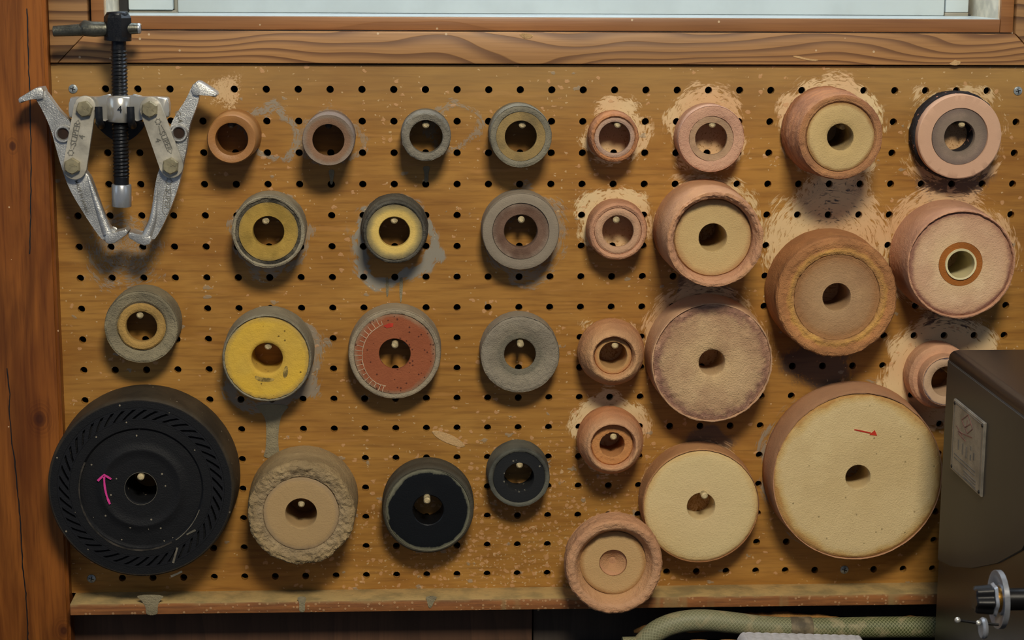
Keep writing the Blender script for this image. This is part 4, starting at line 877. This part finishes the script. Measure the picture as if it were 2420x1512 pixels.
text('MADE IN JAPAN', (436, 1040), (498, 1222), yJ0-.0001, js[0], M_emb, bold=.005)
text('SUPER', (972, 1088), (962, 1205), yJ0-.0001, js[1], M_emb, bold=.005); gearlet((974, 1046), 16, yJ0-.0001, js[1]); arrowoutline((972, 1072), (952, 1240), 20, yJ0-.0001, js[1])
text('G-4', (1022, 640), (1042, 706), yJ0-.0001, js[1], M_emb, bold=.005)
text('4', (676, 628), (702, 628), -.0481, yk, M_oxide, bold=0)
for i, (cx, cy, r, rot) in enumerate(((490, 626, 50, .2), (420, 955, 50, .5), (866, 628, 50, .45), (986, 954, 50, .45))):
    c0 = bp(*q1(cx, cy), -.0515); c1 = bp(*q1(cx, cy), -.0560); c1 = Vector((c0.x, -.0565, c0.z)); rr = pxr(*q1(cx, cy), r*.41, .054)
    b = link('hex_bolt', hexprism(c0, c1, rr, rot, .18), M_bolt, gp, world=True)
    link('bolt_face', tube([Vector((c0.x, -.0560, c0.z)), Vector((c0.x, -.0567, c0.z))], rr*.78, 32), M_bolt, b)
    text('7-K', (cx-20, cy+(4 if i % 2 else -4)), (cx+22, cy+(-6 if i % 2 else 4)), -.0568, b, M_bolt, .0002)
    link('shank', tube([Vector((c0.x, -.0510, c0.z)), Vector((c0.x, -.0258, c0.z))], rr*.5, 20), M_bolt, b)
# hook that carries the puller
M_hook = plain('black_dipped_hook', (22, 24, 28), .42, 0, .1)
hk = thing('double_hook', 'black double-pronged metal hook holding the puller yoke', 'hook', bp(286, 330, 0))
def hookrod(xp):
    return [bp(*q1(xp, 615), -.0555), bp(*q1(xp+2, 660), -.0555), bp(*q1(xp+5, 700), -.054), bp(*q1(xp+12, 722), -.044), bp(*q1(xp+14, 722), -.030), bp(*q1(xp+14, 724), -.012), bp(*q1(xp+16, 724), .0)]
for xp in (568, 752):
    link('prong', tube(spline(hookrod(xp), 5), .0029, 14), M_hook, hk, world=True)
link('back_plate', extrude(pxpoly(P1(chaikin([(545,690),(835,690),(835,730),(770,800),(700,822),(640,800),(560,730)], 2)), 0), -.0025, 0, .0006), M_hook, hk, world=True)

# ------------------------------------------------------------------ machine at the lower right
yM0, yM1 = -.12, -.62
pM = bp(2244, 823, yM0); XM = pM.x; ZM = pM.z
gm = thing('bench_machine', 'dark olive machine housing standing in front of the lower right corner of the pegboard', 'machine', (XM+.2, -.35, -.458))
def machine_paint(name, c, rough):
    t = NT(name, rough); v = t.coord(); n = t.noise(v, 1400, 2); g = t.noise(v, 12, 3)
    t.col(t.mix(t.rng(g, .35, .7), c, tuple(u*.8 for u in c))); t.bump(n, .12, .0004); t.b.inputs['Coat Weight'].default_value = .08; t.b.inputs['Coat Roughness'].default_value = .15; return t.m
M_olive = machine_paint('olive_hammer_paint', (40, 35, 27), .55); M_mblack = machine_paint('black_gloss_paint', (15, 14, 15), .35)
def housing():
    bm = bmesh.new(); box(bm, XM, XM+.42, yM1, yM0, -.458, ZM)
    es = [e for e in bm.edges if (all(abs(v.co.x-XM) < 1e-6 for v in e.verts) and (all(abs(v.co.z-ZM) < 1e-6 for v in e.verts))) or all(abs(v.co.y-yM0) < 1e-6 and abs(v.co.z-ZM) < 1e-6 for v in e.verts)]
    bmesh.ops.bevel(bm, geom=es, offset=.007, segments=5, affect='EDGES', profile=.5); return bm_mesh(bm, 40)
link('housing', housing(), M_mblack, gm, world=True)  # black left below the olive side stands in for soft shade
# olive side of the housing: lower edge cut along the curve of a soft shade
def on_face(px, py): p = bpx(px, py, XM); return (p.y, p.z)
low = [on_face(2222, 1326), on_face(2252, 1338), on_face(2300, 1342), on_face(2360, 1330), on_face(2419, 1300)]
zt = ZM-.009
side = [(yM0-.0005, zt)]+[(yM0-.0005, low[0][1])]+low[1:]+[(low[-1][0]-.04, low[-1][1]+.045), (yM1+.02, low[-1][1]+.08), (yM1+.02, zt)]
def yz_plate(poly, x0, x1, bev=.0008):
    bm = bmesh.new(); a = [bm.verts.new((x0, p[0], p[1])) for p in poly]; b = [bm.verts.new((x1, p[0], p[1])) for p in poly]; f = bm.faces.new(a); bm.faces.new(b[::-1]); n = len(poly)
    for i in range(n): bm.faces.new((a[i], b[i], b[(i+1) % n], a[(i+1) % n]))
    if bev: bmesh.ops.bevel(bm, geom=list(f.edges), offset=bev, segments=2, affect='EDGES')
    return bm_mesh(bm, 30)
link('side_above_shade', yz_plate(side, XM-.0012, XM+.001, .0006), M_olive, gm, world=True)['label'] = 'olive-brown side down to the edge of a soft shade'
xN = XM-.0030
cn = [bpx(px, py, xN) for px, py in ((2253, 940), (2325, 1000), (2317, 1178), (2246, 1104))]
yN0 = (cn[0].y+cn[3].y)/2; yN1 = (cn[1].y+cn[2].y)/2; zN1 = (cn[0].z+cn[1].z)/2; zN0 = (cn[2].z+cn[3].z)/2
M_plate = metal('tarnished_name_plate', (150, 142, 128), .5, .6, .2)
npl = link('name_plate', yz_plate([(yN0, zN0), (yN0, zN1), (yN1, zN1), (yN1, zN0)], xN, XM-.001, .0005), M_plate, gm, world=True); npl['label'] = 'grey metal name plate with worn red and grey print'
dy, dz = yN1-yN0, zN1-zN0
M_pr = plain('worn_red_print', (124, 78, 66), .7); M_pg = plain('worn_grey_print', (104, 98, 88), .7)
def nstroke(segs, m, nm, wd=.0009):
    bm = bmesh.new()
    for (u0, v0, u1, v1) in segs:
        a = Vector((0, yN0+u0*dy, zN0+v0*dz)); b = Vector((0, yN0+u1*dy, zN0+v1*dz)); d = (b-a).normalized(); n = Vector((0, -d.z, d.y))*wd/2
        vs = [bm.verts.new((x, p.y, p.z)) for x in (xN-.0002, xN+.0002) for p in (a+n, b+n, b-n, a-n)]
        for f in ((0,1,2,3), (0,1,5,4), (1,2,6,5), (2,3,7,6), (3,0,4,7)): bm.faces.new([vs[i] for i in f])
    link(nm, bm_mesh(bm, 0), m, npl)
nstroke([(.30,.80,.50,.94),(.50,.94,.66,.80),(.66,.80,.50,.68),(.50,.68,.30,.80),(.20,.60,.66,.68),(.14,.66,.34,.60),(.22,.58,.46,.56),(.42,.74,.58,.84),(.48,.86,.48,.74)], M_pr, 'emblem_print', .0008)
nstroke([(.24,.50,.24,.36),(.38,.50,.38,.34),(.50,.50,.50,.34),(.64,.56,.64,.50),(.64,.44,.64,.36),(.74,.50,.74,.40)], M_pg, 'print_bars', .0022)
nstroke([(.12,.26,.80,.26),(.12,.21,.80,.21),(.45,.14,.84,.14),(.45,.10,.84,.10),(.45,.06,.84,.06)], M_pg, 'small_print', .0009)
nstroke([(.05,.04,.95,.04),(.95,.04,.95,.96),(.95,.96,.05,.96),(.05,.96,.05,.04)], M_pg, 'border_line', .0005)
for u, v in ((.05, .05), (.05, .95), (.95, .05), (.95, .95)):
    o = link('rivet', tube([(xN+.0005, 0, 0), (xN-.0005, 0, 0), (xN-.0009, 0, 0)], [.0014, .0014, .0008], 12), M_mblack, npl); o.location = (0, yN0+u*dy, zN0+v*dz)
# spindle with star knob and flange
yK = -.32; c = bp(2366, 1416, yK); R = pxr(2366, 1416, 68, -yK)
spd = link('spindle', tube([(XM+.002, yK, c.z), (c.x+.001, yK, c.z)], .0075, 24), M_mblack, gm, world=True)
def xlathe(prof, n=48, flute=0, cx=0, cy=0, cz=0):
    V, Fc = [], []
    for x, r in prof:
        for k in range(n):
            a = 2*math.pi*k/n; rr = r*(1+flute*math.cos(6*a)) if flute else r; V.append((cx+x, cy+rr*math.cos(a), cz+rr*math.sin(a)))
    m = len(prof)
    for i in range(m-1):
        for k in range(n): Fc.append((i*n+k, i*n+(k+1) % n, (i+1)*n+(k+1) % n, (i+1)*n+k))
    Fc += [tuple(range(n))[::-1], tuple((m-1)*n+k for k in range(n))]
    return mesh(V, Fc, 35)
xf = min(c.x, XM-.004); s0 = 0
print('machine', XM, ZM, 'flange', c, R)
M_flange = metal('worn_steel_flange', (150, 154, 162), .35, .4, .1)
link('flange', xlathe([(-.0015, .001), (-.0015, R*.5), (-.0005, R*.55), (-.0035, R*.92), (-.0035, R), (.000, R), (.0025, R*.6), (.0025, .001)], 64, 0, c.x, yK, c.z), M_flange, spd)['label'] = 'thin chrome flange'
link('brass_ring', xlathe([(-.0042, R*.30), (-.0042, R*.44), (-.001, R*.44), (-.001, R*.30)], 40, 0, c.x, yK, c.z), metal('brass', (190, 140, 60), .3), spd)
link('star_knob', xlathe([(-.0185, .002), (-.0185, R*.36), (-.0175, R*.42), (-.007, R*.46), (-.006, R*.40), (-.003, R*.3)], 72, .13, c.x, yK, c.z), M_mblack, spd)['label'] = 'black star knob'
link('washer', xlathe([(-.0064, R*.3), (-.0064, R*.5), (-.0046, R*.56), (-.0046, R*.3)], 48, .06, c.x, yK, c.z), M_flange, spd)
b0 = bp(2263, 1465, yK-.02); b1 = bp(2312, 1472, yK-.02)
lv = link('lever', tube([b0, b1, bp(2360, 1476, yK-.02)], .0009, 10), M_mblack, gm, world=True)
def ball(p, r): return lathe([(.0001, -r, 0)]+[(r*math.sin(math.pi*k/12), -r*math.cos(math.pi*k/12), 0) for k in range(1, 12)]+[(.0001, r, 0)], 20)
o = link('ball_end', ball(b0, .0020), M_chrome, lv); o.location = b0
o = link('ball_end', ball(b1, .0018), M_chrome, lv); o.location = b1
p = bp(2322, 1484, yK-.02); link('thumb_disc', xlathe([(-.0012, .001), (-.0012, .0062), (.0003, .0072), (.002, .0066), (.002, .001)], 36, 0, p.x, p.y, p.z), M_flange, lv)

# ------------------------------------------------------------------ bench edge and what lies below the board
bench = tag(link('workbench', boxm(-.30, 1.05, -.75, .006, -.50, -.462, .001), plain('dark_bench_top', (40, 33, 27), .7, var=.2, scale=30)), 'dark workbench top below the pegboard, only its rear strip near the frame edge', 'workbench')
def hose_mat():
    t = NT('braided_green_hose', .55); uv = t.n('ShaderNodeUVMap').outputs[0]; u, v_, _ = t.sep(uv)
    a = t.math('ADD', t.math('MULTIPLY', u, 330.), t.math('MULTIPLY', v_, 16.)); b = t.math('SUBTRACT', t.math('MULTIPLY', u, 330.), t.math('MULTIPLY', v_, 16.))
    la = t.math('ABSOLUTE', t.math('SUBTRACT', t.math('FRACT', a), .5)); lb = t.math('ABSOLUTE', t.math('SUBTRACT', t.math('FRACT', b), .5))
    m = t.rng(t.math('MINIMUM', la, lb), .08, .17); n = t.noise(t.coord(), 90, 3)
    c = t.mix(m, (150, 150, 118), (122, 122, 92)); x, y, z = t.sep(t.coord())
    c2 = t.mix(m, (140, 142, 104), (76, 82, 44)); c = t.mix(t.rng(x, .50, .66), c, c2)
    c = t.mix(t.math('MULTIPLY', t.rng(n, .5, .68), .6), c, (172, 158, 122)); t.col(c); t.bump(m, .4, .0006); return t.m
yH = -.035
hp = [(1470,1580),(1528,1512),(1560,1486),(1605,1470),(1660,1465),(1730,1471),(1800,1480),(1880,1484),(1980,1484),(2090,1482),(2200,1482),(2300,1486),(2400,1490)]
hs = thing('hose', 'green-grey braided hose curving along below the ledge', 'hose', bp(1800, 1505, yH))
HP = spline([bp(a, b, yH) for a, b in hp], 8); HP = [Vector((p.x, p.y, max(p.z, -.462+.0092))) if p.x > .25 else p for p in HP]
link('hose_tube', tube(HP, .0088, 28, uv=True), hose_mat(), hs, world=True)
cl = bp(1892, 1484, yH); cl0 = bp(1866, 1484, yH); cl1 = bp(1918, 1484, yH)
for p in (cl0, cl1): p.z = max(p.z, -.462+.0092)
link('tape_band', tube([cl0, cl0.lerp(cl1, .05), cl0.lerp(cl1, .95), cl1], [.0089, .0094, .0094, .0089], 28), plain('greyish_tape', (138, 124, 98), .7, var=.2, scale=90), hs, world=True)['label'] = 'grey-brown tape band'
yW = -.012
ww = [(1498,1486),(1540,1478),(1600,1474),(1700,1466),(1790,1458),(1850,1456),(1930,1462),(2020,1470),(2120,1466),(2215,1468),(2330,1470)]
WP = spline([bp(a, b+6, yW) for a, b in ww], 6); nW = len(WP)
rs = [min(.0058, .0012+.0058*i/10)*(1+.10*math.sin(i*.9)+.08*math.sin(i*2.3)) for i in range(nW)]
tag(link('driftwood_stick', tube(WP, rs, 20), E_('weathered_tan_wood', (172, 126, 70), mott=.5, bump=.9, dark=(104, 76, 48))), 'tan weathered stick with a tapered grey end, behind the green hose', 'stick')
# ribbed white pad
p0 = bp(1742, 1494, -.07); p1 = bp(2042, 1502, -.07)
def pad():
    bm = bmesh.new(); n = 120; top = []; rows = 6; V, Fc = [], []
    for i in range(n+1):
        t = i/n; x = p0.x+(p1.x-p0.x)*t; e = min(t, 1-t)*(p1.x-p0.x); drop = -.006*max(0, 1-e/.006)**2 if e < .006 else 0
        z = p0.z+(p1.z-p0.z)*t+drop+.0006*abs(math.sin(math.pi*t*15))
        for y, dz_ in ((-.10+.03, -.022), (-.10+.03, 0), (-.10, 0), (-.10-.028, .0), (-.10-.03, -.002), (-.10-.03, -.022)):
            V.append((x, y, z+dz_ if dz_ > -.02 else -.462))
    for i in range(n):
        for k in range(rows): Fc.append((i*rows+k, (i+1)*rows+k, (i+1)*rows+(k+1) % rows, i*rows+(k+1) % rows))
    Fc += [tuple(range(rows)), tuple(n*rows+k for k in range(rows))]
    return mesh(V, Fc, 50)
tag(link('ribbed_pad', pad(), plain('white_ribbed_foam', (206, 208, 216), .7, var=.04, scale=200)), 'white ribbed foam pad in front of the green hose', 'pad')
for px, lb in ((1652, 'small tan wooden ring, left of the two below the hose'), (1722, 'small tan wooden ring beside the white ribbed pad')):
    p = bp(px, 1516, -.075); me = lathe([(.0042, -.0025, 0), (.0072, -.003, 0), (.0085, 0, 0), (.0072, .003, 0), (.0042, .0025, 0), (.0036, 0, 0)], 40)
    o = tag(link('wooden_ring', me, plain('ring_wood', (186, 140, 86), .6)), lb, 'ring'); o.rotation_euler = (math.radians(75), 0, 0); o.location = (p.x, p.y, p.z-.002)
